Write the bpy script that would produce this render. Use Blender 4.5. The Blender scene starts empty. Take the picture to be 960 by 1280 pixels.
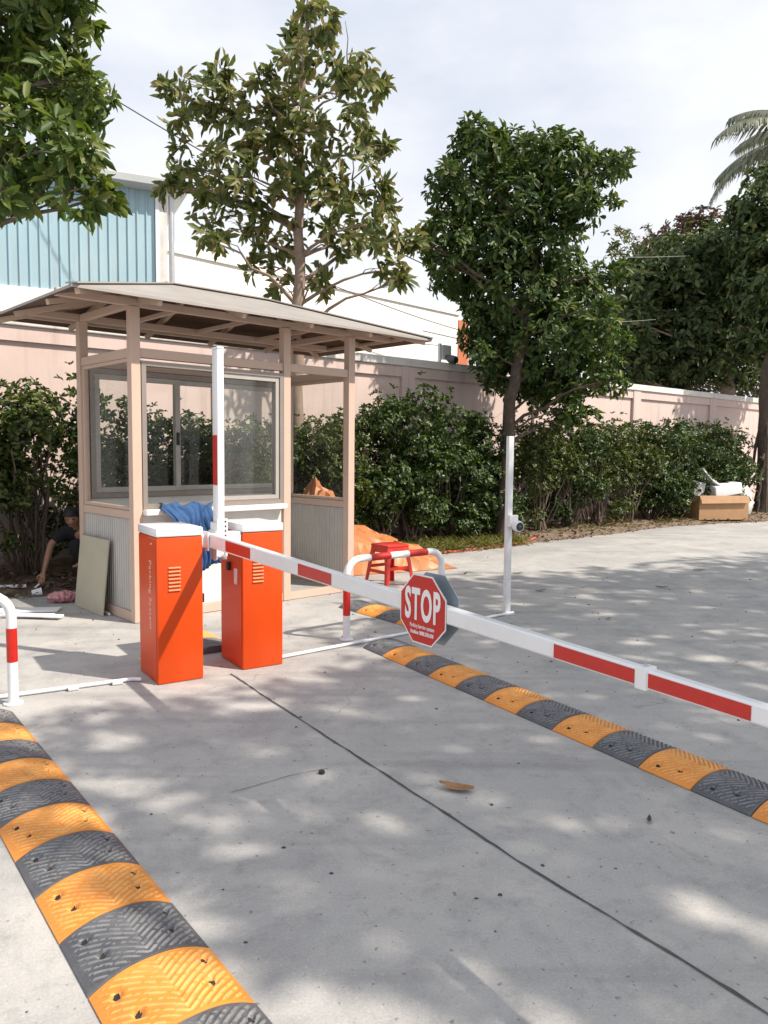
import bpy, bmesh, math, random
import numpy as np
from mathutils import Vector, Matrix
R = math.radians
rnd = random.Random(7)
scene = bpy.context.scene
COL = scene.collection

# ------------------------------------------------------------------ materials
def nd(nt, t, **kw):
    n = nt.nodes.new(t)
    for k, v in kw.items():
        if k == 'op': n.operation = v
        else: n.inputs[k].default_value = v
    return n

def rgba(c): return (c[0], c[1], c[2], 1.0)

def mat(name, col, rough=0.6, var=0.12, scale=6.0, bump=0.0, bscale=60.0, metal=0.0, coat=0.0, dirt=None, dscale=2.0, damt=0.5, spec=0.5, streak=0.0):
    """procedural principled: base colour with noise variation, optional dirt patches and bump"""
    m = bpy.data.materials.new(name); m.use_nodes = True
    nt = m.node_tree; L = nt.links.new
    b = nt.nodes['Principled BSDF']
    b.inputs['Roughness'].default_value = rough
    b.inputs['Metallic'].default_value = metal
    b.inputs['Coat Weight'].default_value = coat
    b.inputs['Specular IOR Level'].default_value = spec
    tc = nd(nt, 'ShaderNodeTexCoord')
    n1 = nd(nt, 'ShaderNodeTexNoise', Scale=scale, Detail=6.0, Roughness=0.62)
    L(tc.outputs['Object'], n1.inputs['Vector'])
    mr = nd(nt, 'ShaderNodeMapRange'); mr.inputs['From Min'].default_value = .3; mr.inputs['From Max'].default_value = .7
    mr.inputs['To Min'].default_value = 1 - var; mr.inputs['To Max'].default_value = 1 + var
    L(n1.outputs['Fac'], mr.inputs['Value'])
    mx = nt.nodes.new('ShaderNodeMix'); mx.data_type = 'RGBA'; mx.blend_type = 'MULTIPLY'
    mx.inputs['Factor'].default_value = 1.0
    mx.inputs['A'].default_value = rgba(col)
    L(mr.outputs['Result'], mx.inputs['B'])
    out = mx.outputs['Result']
    if dirt is not None:
        n2 = nd(nt, 'ShaderNodeTexNoise', Scale=dscale, Detail=8.0, Roughness=0.7)
        L(tc.outputs['Object'], n2.inputs['Vector'])
        m2 = nd(nt, 'ShaderNodeMapRange'); m2.inputs['From Min'].default_value = .5; m2.inputs['From Max'].default_value = .72
        m2.inputs['To Min'].default_value = 0; m2.inputs['To Max'].default_value = damt
        L(n2.outputs['Fac'], m2.inputs['Value'])
        md = nt.nodes.new('ShaderNodeMix'); md.data_type = 'RGBA'
        L(m2.outputs['Result'], md.inputs['Factor']); L(out, md.inputs['A']); md.inputs['B'].default_value = rgba(dirt)
        out = md.outputs['Result']
    if streak:
        mp_ = nd(nt, 'ShaderNodeMapping'); mp_.inputs['Scale'].default_value = (5.5,5.5,.35); L(tc.outputs['Object'], mp_.inputs['Vector'])
        n4 = nd(nt, 'ShaderNodeTexNoise', Scale=1.0, Detail=7.0, Roughness=.65); L(mp_.outputs['Vector'], n4.inputs['Vector'])
        m4 = nd(nt, 'ShaderNodeMapRange'); m4.inputs['From Min'].default_value = .52; m4.inputs['From Max'].default_value = .74
        m4.inputs['To Max'].default_value = streak; L(n4.outputs['Fac'], m4.inputs['Value'])
        m5 = nt.nodes.new('ShaderNodeMix'); m5.data_type = 'RGBA'; L(m4.outputs['Result'], m5.inputs['Factor']); L(out, m5.inputs['A']); m5.inputs['B'].default_value = (.33,.29,.26,1)
        out = m5.outputs['Result']
    L(out, b.inputs['Base Color'])
    if bump:
        n3 = nd(nt, 'ShaderNodeTexNoise', Scale=bscale, Detail=4.0)
        L(tc.outputs['Object'], n3.inputs['Vector'])
        bp = nd(nt, 'ShaderNodeBump', Strength=bump, Distance=0.01)
        L(n3.outputs['Fac'], bp.inputs['Height']); L(bp.outputs['Normal'], b.inputs['Normal'])
    return m

def leafmat(name, c0, c1, c2, trans=0.3, rough=0.42, spec=0.5):
    """leaf: per-leaf random hue between three colours, part translucent"""
    m = bpy.data.materials.new(name); m.use_nodes = True
    nt = m.node_tree; L = nt.links.new
    b = nt.nodes['Principled BSDF']; b.inputs['Roughness'].default_value = rough
    b.inputs['Specular IOR Level'].default_value = spec
    g = nd(nt, 'ShaderNodeNewGeometry')
    cr = nd(nt, 'ShaderNodeValToRGB')
    e = cr.color_ramp.elements
    e[0].position = 0.0; e[0].color = rgba(c0)
    e[1].position = 0.62; e[1].color = rgba(c1)
    x = e.new(1.0); x.color = rgba(c2)
    L(g.outputs['Random Per Island'], cr.inputs['Fac'])
    L(cr.outputs['Color'], b.inputs['Base Color'])
    t = nd(nt, 'ShaderNodeBsdfTranslucent')
    hs = nd(nt, 'ShaderNodeHueSaturation', Hue=0.485, Saturation=1.15, Value=1.5)
    L(cr.outputs['Color'], hs.inputs['Color']); L(hs.outputs['Color'], t.inputs['Color'])
    mx = nd(nt, 'ShaderNodeMixShader', Fac=trans)
    L(b.outputs['BSDF'], mx.inputs[1]); L(t.outputs['BSDF'], mx.inputs[2])
    L(mx.outputs['Shader'], nt.nodes['Material Output'].inputs['Surface'])
    return m

def glassmat(name, tint, refl=1.0, ior=1.5):
    m = bpy.data.materials.new(name); m.use_nodes = True
    nt = m.node_tree; L = nt.links.new
    nt.nodes.remove(nt.nodes['Principled BSDF'])
    tr = nd(nt, 'ShaderNodeBsdfTransparent'); tr.inputs['Color'].default_value = rgba(tint)
    gl = nd(nt, 'ShaderNodeBsdfGlossy', Roughness=0.015)
    lw = nd(nt, 'ShaderNodeLayerWeight', Blend=.5); pw = nd(nt, 'ShaderNodeMath', op='POWER'); L(lw.outputs['Facing'], pw.inputs[0]); pw.inputs[1].default_value = 5.0
    fr = nd(nt, 'ShaderNodeMapRange'); L(pw.outputs[0], fr.inputs['Value']); fr.inputs['To Min'].default_value = .020; fr.inputs['To Max'].default_value = .5
    tc = nd(nt, 'ShaderNodeTexCoord'); no = nd(nt, 'ShaderNodeTexNoise', Scale=1.5, Detail=3.0)
    L(tc.outputs['Object'], no.inputs['Vector'])
    df = nd(nt, 'ShaderNodeBsdfDiffuse'); df.inputs['Color'].default_value = (.7, .68, .64, 1)
    mr = nd(nt, 'ShaderNodeMapRange'); mr.inputs['From Min'].default_value = .35; mr.inputs['From Max'].default_value = .75
    mr.inputs['To Min'].default_value = .004; mr.inputs['To Max'].default_value = .03
    L(no.outputs['Fac'], mr.inputs['Value'])
    m1 = nd(nt, 'ShaderNodeMixShader'); L(mr.outputs['Result'], m1.inputs['Fac']); L(tr.outputs[0], m1.inputs[1]); L(df.outputs[0], m1.inputs[2])
    m2 = nd(nt, 'ShaderNodeMixShader'); L(fr.outputs[0], m2.inputs['Fac']); L(m1.outputs[0], m2.inputs[1]); L(gl.outputs[0], m2.inputs[2])
    L(m2.outputs[0], nt.nodes['Material Output'].inputs['Surface'])
    return m

def wave_bump(m, scale, strength, direction='X', dist=0.03, profile='SIN'):
    nt = m.node_tree; L = nt.links.new; b = nt.nodes['Principled BSDF']
    tc = nd(nt, 'ShaderNodeTexCoord'); w = nd(nt, 'ShaderNodeTexWave', Scale=scale)
    w.bands_direction = direction; w.wave_profile = profile
    L(tc.outputs['Object'], w.inputs['Vector'])
    bp = nd(nt, 'ShaderNodeBump', Strength=strength, Distance=dist)
    L(w.outputs['Fac'], bp.inputs['Height']); L(bp.outputs['Normal'], b.inputs['Normal'])
    return m

# ------------------------------------------------------------------ mesh builder
class MB:
    def __init__(s): s.v = []; s.f = []; s.mi = []
    def add(s, vs, fs, mi=0):
        o = len(s.v); s.v.extend([tuple(map(float, p)) for p in vs])
        for f in fs: s.f.append([i + o for i in f]); s.mi.append(mi)
        return s
    def box(s, x0, x1, y0, y1, z0, z1, mi=0, ch=0.0):
        if ch <= 0:
            v = [(x0,y0,z0),(x1,y0,z0),(x1,y1,z0),(x0,y1,z0),(x0,y0,z1),(x1,y0,z1),(x1,y1,z1),(x0,y1,z1)]
            return s.add(v, [(0,3,2,1),(4,5,6,7),(0,1,5,4),(1,2,6,5),(2,3,7,6),(3,0,4,7)], mi)
        bm = bmesh.new(); bmesh.ops.create_cube(bm, size=1.0)
        for w in bm.verts:
            w.co = Vector(((x0+x1)/2 + w.co.x*(x1-x0), (y0+y1)/2 + w.co.y*(y1-y0), (z0+z1)/2 + w.co.z*(z1-z0)))
        bmesh.ops.bevel(bm, geom=list(bm.edges), offset=ch, segments=2, profile=.5, affect='EDGES')
        bm.verts.index_update()
        s.add([w.co[:] for w in bm.verts], [[w.index for w in f.verts] for f in bm.faces], mi); bm.free(); return s
    def beam(s, p0, p1, w, h, mi=0, up=(0,0,1)):
        p0 = Vector(p0); p1 = Vector(p1); d = (p1-p0).normalized(); u = Vector(up)
        if abs(d.dot(u)) > .98: u = Vector((0,1,0))
        r = d.cross(u).normalized(); u = r.cross(d)
        v = []
        for p in (p0, p1):
            for a, b in ((-1,-1),(1,-1),(1,1),(-1,1)): v.append(p + r*a*w/2 + u*b*h/2)
        return s.add(v, [(0,1,2,3),(7,6,5,4),(0,4,5,1),(1,5,6,2),(2,6,7,3),(3,7,4,0)], mi)
    def tube(s, pts, rad, seg=12, mi=0, cap=True):
        pts = [Vector(p) for p in pts]; n = len(pts)
        rad = [rad]*n if not hasattr(rad, '__len__') else rad
        vs = []; prev = None
        for i, p in enumerate(pts):
            d = (pts[min(i+1,n-1)] - pts[max(i-1,0)]).normalized()
            if prev is None:
                a = Vector((0,0,1)) if abs(d.z) < .9 else Vector((1,0,0)); r = d.cross(a).normalized()
            else: r = (prev - d*prev.dot(d)).normalized()
            prev = r; u = d.cross(r)
            for k in range(seg):
                t = 2*math.pi*k/seg; vs.append(p + (r*math.cos(t) + u*math.sin(t))*rad[i])
        fs = [(i*seg+k, i*seg+(k+1)%seg, (i+1)*seg+(k+1)%seg, (i+1)*seg+k) for i in range(n-1) for k in range(seg)]
        if cap: fs += [tuple(range(seg))[::-1], tuple(range((n-1)*seg, n*seg))]
        return s.add(vs, fs, mi)
    def ball(s, c, r, seg=14, rings=9, mi=0):
        c = Vector(c); r = (r,r,r) if not hasattr(r,'__len__') else r
        vs = [(c.x, c.y, c.z+r[2])]
        for i in range(1, rings):
            a = math.pi*i/rings
            for k in range(seg):
                t = 2*math.pi*k/seg; vs.append((c.x+r[0]*math.sin(a)*math.cos(t), c.y+r[1]*math.sin(a)*math.sin(t), c.z+r[2]*math.cos(a)))
        vs.append((c.x, c.y, c.z-r[2])); e = len(vs)-1
        fs = [(0, 1+k, 1+(k+1)%seg) for k in range(seg)]
        for i in range(rings-2):
            for k in range(seg): fs.append((1+i*seg+k, 1+(i+1)*seg+k, 1+(i+1)*seg+(k+1)%seg, 1+i*seg+(k+1)%seg))
        fs += [(e, 1+(rings-2)*seg+(k+1)%seg, 1+(rings-2)*seg+k) for k in range(seg)]
        return s.add(vs, fs, mi)
    def prism(s, poly, a, b, axis='z', mi=0):
        """extrude a 2D polygon from a to b along axis (x: poly is (y,z); y: (x,z); z: (x,y))"""
        def P(q, h): return {'z': (q[0],q[1],h), 'x': (h,q[0],q[1]), 'y': (q[0],h,q[1])}[axis]
        n = len(poly); v = [P(q,a) for q in poly] + [P(q,b) for q in poly]
        f = [tuple(range(n))[::-1], tuple(range(n,2*n))] + [(i,(i+1)%n,n+(i+1)%n,n+i) for i in range(n)]
        return s.add(v, f, mi)
    def mesh(s, name, mats, smooth=False):
        me = bpy.data.meshes.new(name); me.from_pydata(s.v, [], s.f); 
        for m in (mats if isinstance(mats,(list,tuple)) else [mats]): me.materials.append(m)
        me.polygons.foreach_set('material_index', s.mi)
        bm = bmesh.new(); bm.from_mesh(me); bmesh.ops.recalc_face_normals(bm, faces=bm.faces); bm.to_mesh(me); bm.free()
        if smooth:
            me.polygons.foreach_set('use_smooth', [True]*len(me.polygons))
            me.set_sharp_from_angle(angle=R(38))
        me.update(); return me
    def build(s, name, mats, parent=None, smooth=False, loc=None, rot=None):
        o = bpy.data.objects.new(name, s.mesh(name, mats, smooth)); COL.objects.link(o)
        if parent: o.parent = parent
        if loc: o.location = loc
        if rot: o.rotation_euler = rot
        return o

def tag(o, label=None, cat=None, group=None, kind=None):
    if label: o['label'] = label
    if cat: o['category'] = cat
    if group: o['group'] = group
    if kind: o['kind'] = kind
    return o
def thing(name, label, cat, loc=(0,0,0), rz=0.0, group=None):
    o = bpy.data.objects.new(name, None); COL.objects.link(o); o.empty_display_size = .1
    o.location = loc; o.rotation_euler = (0,0,rz)
    return tag(o, label, cat, group)
def copy_tree(o, parent=None):
    c = o.copy(); COL.objects.link(c)
    if parent: c.parent = parent
    for ch in [x for x in bpy.data.objects if x.parent == o]: copy_tree(ch, c)
    return c
def text_mesh(name, body, size, sx, mats, parent, M, bold=0.0, depth=0.0008, align='CENTER', spacing=1.0):
    cu = bpy.data.curves.new(name, 'FONT'); cu.body = body; cu.size = size; cu.align_x = align; cu.align_y = 'CENTER'
    cu.offset = bold; cu.extrude = depth; cu.space_character = spacing; cu.resolution_u = 4
    o = bpy.data.objects.new(name + '_tmp', cu); COL.objects.link(o)
    bpy.context.view_layer.update()
    me = bpy.data.meshes.new_from_object(o.evaluated_get(bpy.context.evaluated_depsgraph_get()))
    bpy.data.objects.remove(o); bpy.data.curves.remove(cu)
    me.transform(Matrix.Diagonal((sx,1,1,1))); me.transform(M)
    me.materials.clear(); me.materials.append(mats); me.name = name
    t = bpy.data.objects.new(name, me); COL.objects.link(t); t.parent = parent; return t

# ------------------------------------------------------------------ palette
M = {}
M['orange'] = mat('orange paint', (.64,.062,.003), .40, .06, 4, .03, 300, spec=.32, coat=.06, dirt=(.45,.10,.03), dscale=3, damt=.25)
M['white_paint'] = mat('white paint', (.78,.79,.80), .35, .04, 5, .02, 200, coat=.2, dirt=(.6,.58,.54), dscale=4, damt=.25)
M['white_pole'] = mat('white pole paint', (.76,.77,.79), .4, .05, 9, dirt=(.55,.54,.5), dscale=7, damt=.35)
M['red_tape'] = mat('red reflective tape', (.50,.012,.006), .38, .08, 30, coat=.2)
M['red_sign'] = mat('red sign sheet', (.50,.011,.005), .45, .05, 12)
M['sign_white'] = mat('sign white', (.80,.78,.78), .45, .04, 12)
M['sign_grey'] = mat('bare sign back', (.30,.36,.40), .45, .08, 6, metal=.3)
M['metal'] = mat('galvanised', (.55,.56,.57), .4, .1, 20, metal=.8)
M['black'] = mat('black plastic', (.02,.02,.022), .45, .1, 20)
M['beige'] = mat('beige frame paint', (.565,.42,.335), .5, .06, 5, .02, 150, dirt=(.45,.36,.28), dscale=5, damt=.3)
M['alu'] = mat('bronze grey aluminium', (.30,.26,.235), .42, .06, 8, metal=.35)
M['alu_pale'] = mat('pale aluminium', (.46,.425,.395), .42, .06, 8, metal=.25)
M['panel'] = wave_bump(mat('ribbed grey panel', (.50,.485,.46), .5, .06, 5, dirt=(.36,.33,.29), dscale=3, damt=.4), 7.0, .9, 'Y', .012)
M['panel_front'] = mat('white front panel', (.70,.69,.66), .5, .05, 5, dirt=(.5,.46,.4), dscale=4, damt=.3)
M['sill'] = mat('cream sill', (.80,.76,.70), .45, .04, 5)
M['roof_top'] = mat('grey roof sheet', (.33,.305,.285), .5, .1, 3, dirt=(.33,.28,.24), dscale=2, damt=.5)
M['roof_under'] = mat('shaded brown roof underside', (.105,.062,.045), .6, .12, 3)  # brown underside of the sheet, with the shade under the eaves put into its colour
M['glass'] = glassmat('clear glass', (.955,.965,.96))
M['blue_cloth'] = mat('blue cloth', (.030,.088,.22), .85, .18, 25, .25, 180)
M['board'] = mat('raw board', (.44,.41,.31), .7, .07, 5, .05, 80, dirt=(.34,.30,.22), dscale=4, damt=.4)
M['tarp'] = mat('orange tarpaulin', (.46,.17,.06), .45, .2, 5, .3, 14, dirt=(.50,.30,.14), dscale=3, damt=.6)
M['stool'] = mat('red plastic', (.60,.035,.022), .35, .06, 10, coat=.15)
M['card'] = mat('cardboard', (.40,.235,.125), .8, .08, 7, .05, 60)
M['foam'] = mat('white foam', (.82,.82,.83), .7, .03, 9, .05, 120)
M['bag'] = mat('thin pale plastic', (.62,.66,.62), .4, .1, 6, .3, 18)
M['hose'] = mat('red hose', (.48,.11,.06), .5, .1, 8)
M['wall'] = mat('pink painted wall', (.63,.495,.455), .8, .05, 1.2, .10, 70, dirt=(.50,.38,.34), dscale=.9, damt=.45, streak=.55)
M['coping'] = mat('white coping', (.68,.66,.64), .75, .07, 2, .08, 70, dirt=(.42,.40,.37), dscale=1.5, damt=.5, streak=.6)
M['white_wall'] = mat('white warehouse wall', (.80,.78,.74), .8, .03, .5, dirt=(.7,.67,.6), dscale=.6, damt=.35, streak=.18)
M['brick'] = mat('orange brick pier', (.50,.16,.08), .85, .1, 9, .2, 40)
M['fascia'] = mat('shed roof metal', (.42,.44,.44), .5, .05, 2)
M['bark'] = mat('bark', (.16,.125,.10), .9, .3, 14, .8, 45, dirt=(.26,.23,.19), dscale=6, damt=.6)
M['bark_dark'] = mat('dark bark', (.075,.055,.042), .9, .3, 10, .8, 35)
M['bark_pale'] = mat('pale bark', (.27,.20,.155), .9, .2, 8, .6, 30)
M['twig'] = mat('twig', (.12,.09,.07), .9, .2, 14)
M['cable'] = mat('cable', (.05,.05,.055), .6, .1, 5)
M['rope'] = mat('pale rope', (.42,.43,.42), .7, .1, 5)
M['dry_leaf'] = mat('dry leaf', (.30,.155,.07), .75, .3, 30)
M['dark_leaf'] = mat('rotten leaf', (.07,.055,.045), .8, .3, 30)
M['litter'] = leafmat('leaf litter', (.07,.048,.032), (.17,.115,.07), (.32,.25,.17), .1, .8, .2)
M['grass'] = leafmat('grass blades', (.10,.13,.03), (.20,.21,.06), (.30,.26,.11), .3, .6, .2)
M['skin'] = mat('skin', (.30,.155,.10), .55, .08, 20)
M['shirt'] = mat('black shirt', (.010,.010,.012), .9, .2, 20, .2, 60)
M['trousers'] = mat('dark trousers', (.012,.012,.015), .9, .2, 20, .2, 60)
M['hair'] = mat('black hair', (.008,.007,.007), .6, .2, 60, .4, 120)
M['wrap'] = mat('crumpled pinkish wrap', (.50,.24,.24), .35, .45, 22, .6, 50)
M['maroon'] = mat('maroon glaze', (.20,.03,.025), .35, .2, 12)
M['rubber_black'] = mat('black rubber', (.085,.088,.098), .5, .22, 9, .15, 160, dirt=(.24,.235,.225), dscale=5, damt=.55)
M['rubber_orange'] = mat('orange rubber', (.70,.255,.035), .42, .12, 7, .1, 160, dirt=(.62,.36,.13), dscale=4, damt=.7)
M['worn_black'] = mat('dusty worn black rubber', (.19,.19,.195), .6, .3, 14)
M['worn_orange'] = mat('dusty worn orange rubber', (.74,.37,.11), .55, .15, 14)
M['hole'] = mat('bolt recess', (.03,.028,.028), .9, .2, 20)
M['joint'] = mat('joint filler', (.085,.083,.082), .95, .35, 9, .3, 80)
M['leaf_a'] = leafmat('broad olive leaves', (.065,.095,.025), (.14,.17,.05), (.27,.23,.095), .32, .52, .4)
M['leaf_b'] = leafmat('broad green leaves', (.036,.072,.016), (.095,.150,.030), (.18,.21,.055), .32, .52, .4)
M['leaf_c'] = leafmat('glossy deep leaves', (.026,.058,.016), (.066,.118,.025), (.155,.185,.052), .30, .50, .4)
M['leaf_d'] = leafmat('dark distant leaves', (.040,.072,.026), (.085,.122,.044), (.17,.19,.07), .26, .55, .35)
M['leaf_y'] = leafmat('yellowish leaves', (.05,.075,.022), (.10,.125,.035), (.19,.18,.07), .3, .5, .4)
M['leaf_r'] = leafmat('reddish leaves', (.07,.045,.028), (.13,.075,.045), (.17,.12,.07), .25, .55, .3)
M['leaf_h'] = leafmat('hedge leaves', (.014,.034,.008), (.042,.082,.016), (.14,.185,.046), .18, .42, .45)
M['leaf_hy'] = leafmat('yellow green hedge leaves', (.024,.044,.010), (.070,.108,.022), (.20,.21,.06), .24, .42, .45)
M['palm'] = leafmat('palm leaflets', (.08,.095,.055), (.13,.145,.09), (.20,.20,.14), .2, .45, .6)

def concrete():
    m = bpy.data.materials.new('concrete slab'); m.use_nodes = True
    nt = m.node_tree; L = nt.links.new; b = nt.nodes['Principled BSDF']; b.inputs['Roughness'].default_value = .78
    b.inputs['Specular IOR Level'].default_value = .35
    tc = nd(nt, 'ShaderNodeTexCoord')
    def noise(s, d=6., r=.62, dist=0.):
        n = nd(nt, 'ShaderNodeTexNoise', Scale=s, Detail=d, Roughness=r, Distortion=dist); L(tc.outputs['Object'], n.inputs['Vector']); return n.outputs['Fac']
    def rng(o, a, bb, c, d):
        r = nd(nt, 'ShaderNodeMapRange'); L(o, r.inputs['Value'])
        for k, v in zip(('From Min','From Max','To Min','To Max'), (a,bb,c,d)): r.inputs[k].default_value = v
        return r.outputs['Result']
    def mix(f, a, bb, mode='MIX'):
        x = nt.nodes.new('ShaderNodeMix'); x.data_type = 'RGBA'; x.blend_type = mode
        if isinstance(f, float): x.inputs['Factor'].default_value = f
        else: L(f, x.inputs['Factor'])
        for s, v in (('A',a),('B',bb)):
            if isinstance(v, tuple): x.inputs[s].default_value = rgba(v)
            else: L(v, x.inputs[s])
        return x.outputs['Result']
    c = mix(rng(noise(.55,5), .35,.65,0,1), (.365,.36,.352), (.455,.44,.418))
    c = mix(rng(noise(2.3,9,.7,.6), .47,.68,0,.75), c, (.275,.272,.268))          # damp and tyre-grey blotches
    c = mix(rng(noise(1.1,8,.7,.3), .52,.70,0,.75), c, (.52,.495,.46))          # pale dusty patches
    c = mix(rng(noise(9,8,.75), .52,.72,0,.6), c, (.25,.245,.24))
    c = mix(rng(noise(190,2), .3,.7,.86,1.12), (0,0,0), c, 'MIX') if False else c
    c = mix(1.0, c, rng(noise(120,4,.7), .25,.75,.84,1.15), 'MULTIPLY')
    # tyre marks: long smears along the traffic direction
    mpt = nd(nt, 'ShaderNodeMapping'); mpt.inputs['Rotation'].default_value = (0,0,R(-33)); mpt.inputs['Scale'].default_value = (.22,3.2,1); L(tc.outputs['Object'], mpt.inputs['Vector'])
    nt2 = nd(nt, 'ShaderNodeTexNoise', Scale=1.0, Detail=7.0, Roughness=.6); L(mpt.outputs['Vector'], nt2.inputs['Vector'])
    c = mix(rng(nt2.outputs['Fac'], .54,.70,0,.55), c, (.235,.23,.225))
    c = mix(rng(noise(62,3,.6), .60,.68,0,.35), c, (.56,.54,.51))
    # small dark specks
    c = mix(rng(noise(34,3,.5), .665,.72,0,.7), c, (.14,.13,.12))
    # hairline cracks: edges of distorted voronoi cells, only in places
    v = nd(nt, 'ShaderNodeTexVoronoi', Scale=.55); v.feature = 'DISTANCE_TO_EDGE'
    n = nd(nt, 'ShaderNodeTexNoise', Scale=1.6, Detail=6.0); L(tc.outputs['Object'], n.inputs['Vector'])
    va = nd(nt, 'ShaderNodeVectorMath', op='SCALE'); va.inputs['Scale'].default_value = .55; L(n.outputs['Color'], va.inputs[0])
    vb = nd(nt, 'ShaderNodeVectorMath', op='ADD'); L(tc.outputs['Object'], vb.inputs[0]); L(va.outputs[0], vb.inputs[1]); L(vb.outputs[0], v.inputs['Vector'])
    k = rng(v.outputs['Distance'], .0, .0035, .45, 0)
    k2 = nd(nt, 'ShaderNodeMath', op='MULTIPLY'); L(k, k2.inputs[0]); L(rng(noise(.8,2), .5,.58,0,1), k2.inputs[1])
    c = mix(k2.outputs[0], c, (.15,.145,.14))
    L(c, b.inputs['Base Color'])
    bp = nd(nt, 'ShaderNodeBump', Strength=.22, Distance=.008); L(noise(90,6,.7), bp.inputs['Height']); L(bp.outputs['Normal'], b.inputs['Normal'])
    return m
M['concrete'] = concrete()

def soilmat():
    m = mat('soil', (.185,.135,.095), .95, .35, 5, .8, 40, dirt=(.30,.24,.17), dscale=2.5, damt=.7)
    return m
M['soil'] = soilmat()

def cladding():
    m = mat('pale blue cladding', (.34,.49,.555), .5, .04, .6, dirt=(.48,.58,.60), dscale=.4, damt=.4, streak=.35)
    return m
M['clad'] = cladding()

# ------------------------------------------------------------------ foliage
def foliage_mesh(name, m, clusters, per, ln, wd, seed, up=.55, droop=.35, spread=1.0, fold=.25):
    """clusters: (N,3) centres and (N,3) outward axes; every cluster is a rosette of folded leaves"""
    rg = np.random.default_rng(seed)
    C, A = clusters
    n = len(C)*per
    c = np.repeat(C, per, 0); c = c + rg.normal(size=c.shape)*ln*.10; a = np.repeat(A, per, 0)
    a = a + np.array([0,0,up]); a /= np.linalg.norm(a,axis=1,keepdims=True)+1e-9
    q = rg.normal(size=(n,3)); q -= (q*a).sum(1,keepdims=True)*a; q /= np.linalg.norm(q,axis=1,keepdims=True)+1e-9
    tilt = rg.uniform(-.15,1.0,(n,1))*spread
    d = q*np.cos(tilt*.9) + a*np.sin(tilt*.9); d[:,2] -= droop*rg.uniform(.2,1.2,n)
    d /= np.linalg.norm(d,axis=1,keepdims=True)
    s = np.cross(d, a + rg.normal(size=(n,3))*.25); s /= np.linalg.norm(s,axis=1,keepdims=True)+1e-9
    nr = np.cross(s, d)
    l = ln*rg.uniform(.45,1.2,(n,1)); w = wd*rg.uniform(.7,1.2,(n,1))
    b = c + d*ln*.10
    curl = -nr*l*rg.uniform(.02,.22,(n,1))
    p = np.empty((n,6,3))
    p[:,0] = b; p[:,1] = b + d*l*.33 + s*w*.42 + nr*w*fold; p[:,2] = b + d*l*.70 + s*w*.46 + nr*w*fold + curl*.4
    p[:,3] = b + d*l + curl; p[:,4] = b + d*l*.70 - s*w*.46 + nr*w*fold + curl*.4; p[:,5] = b + d*l*.33 - s*w*.42 + nr*w*fold
    V = p.reshape(-1,3)
    idx = (np.arange(n)*6)[:,None]
    F = np.concatenate([idx+np.array([0,1,2,3]), idx+np.array([0,3,4,5])],1).reshape(-1,4)
    me = bpy.data.meshes.new(name)
    me.vertices.add(len(V)); me.vertices.foreach_set('co', V.astype(np.float32).ravel())
    me.loops.add(F.size); me.loops.foreach_set('vertex_index', F.astype(np.int32).ravel())
    me.polygons.add(len(F)); me.polygons.foreach_set('loop_start', np.arange(0,F.size,4,dtype=np.int32))
    me.update(calc_edges=True); me.materials.append(m); return me

def lobe_clusters(lobes, dens, seed, inner=.35):
    """lobes: (x,y,z,r[,flatten]); clusters on and inside each ragged ellipsoid"""
    rg = np.random.default_rng(seed); Cs = []; As = []
    for lb in lobes:
        x, y, z, r = lb[:4]; fl = lb[4] if len(lb) > 4 else .8
        k = max(6, int(dens*r*r))
        q = rg.normal(size=(k,3)); q /= np.linalg.norm(q,axis=1,keepdims=True)
        rad = r*(inner + (1.08-inner)*rg.uniform(0,1,(k,1))**.45)
        Cs.append(np.array([x,y,z]) + q*rad*np.array([1,1,fl])); As.append(q)
    return np.concatenate(Cs), np.concatenate(As)

def link(name, me, parent=None):
    o = bpy.data.objects.new(name, me); COL.objects.link(o)
    if parent: o.parent = parent
    return o

def curve_pts(p0, p1, sag=0., n=6, jit=0., rg=rnd):
    p0 = Vector(p0); p1 = Vector(p1); out = []
    for i in range(n+1):
        t = i/n; p = p0.lerp(p1, t); p.z += sag*math.sin(math.pi*t)
        if 0 < i < n and jit: p += Vector((rg.uniform(-jit,jit), rg.uniform(-jit,jit), rg.uniform(-jit,jit)))
        out.append(p)
    return out

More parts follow.
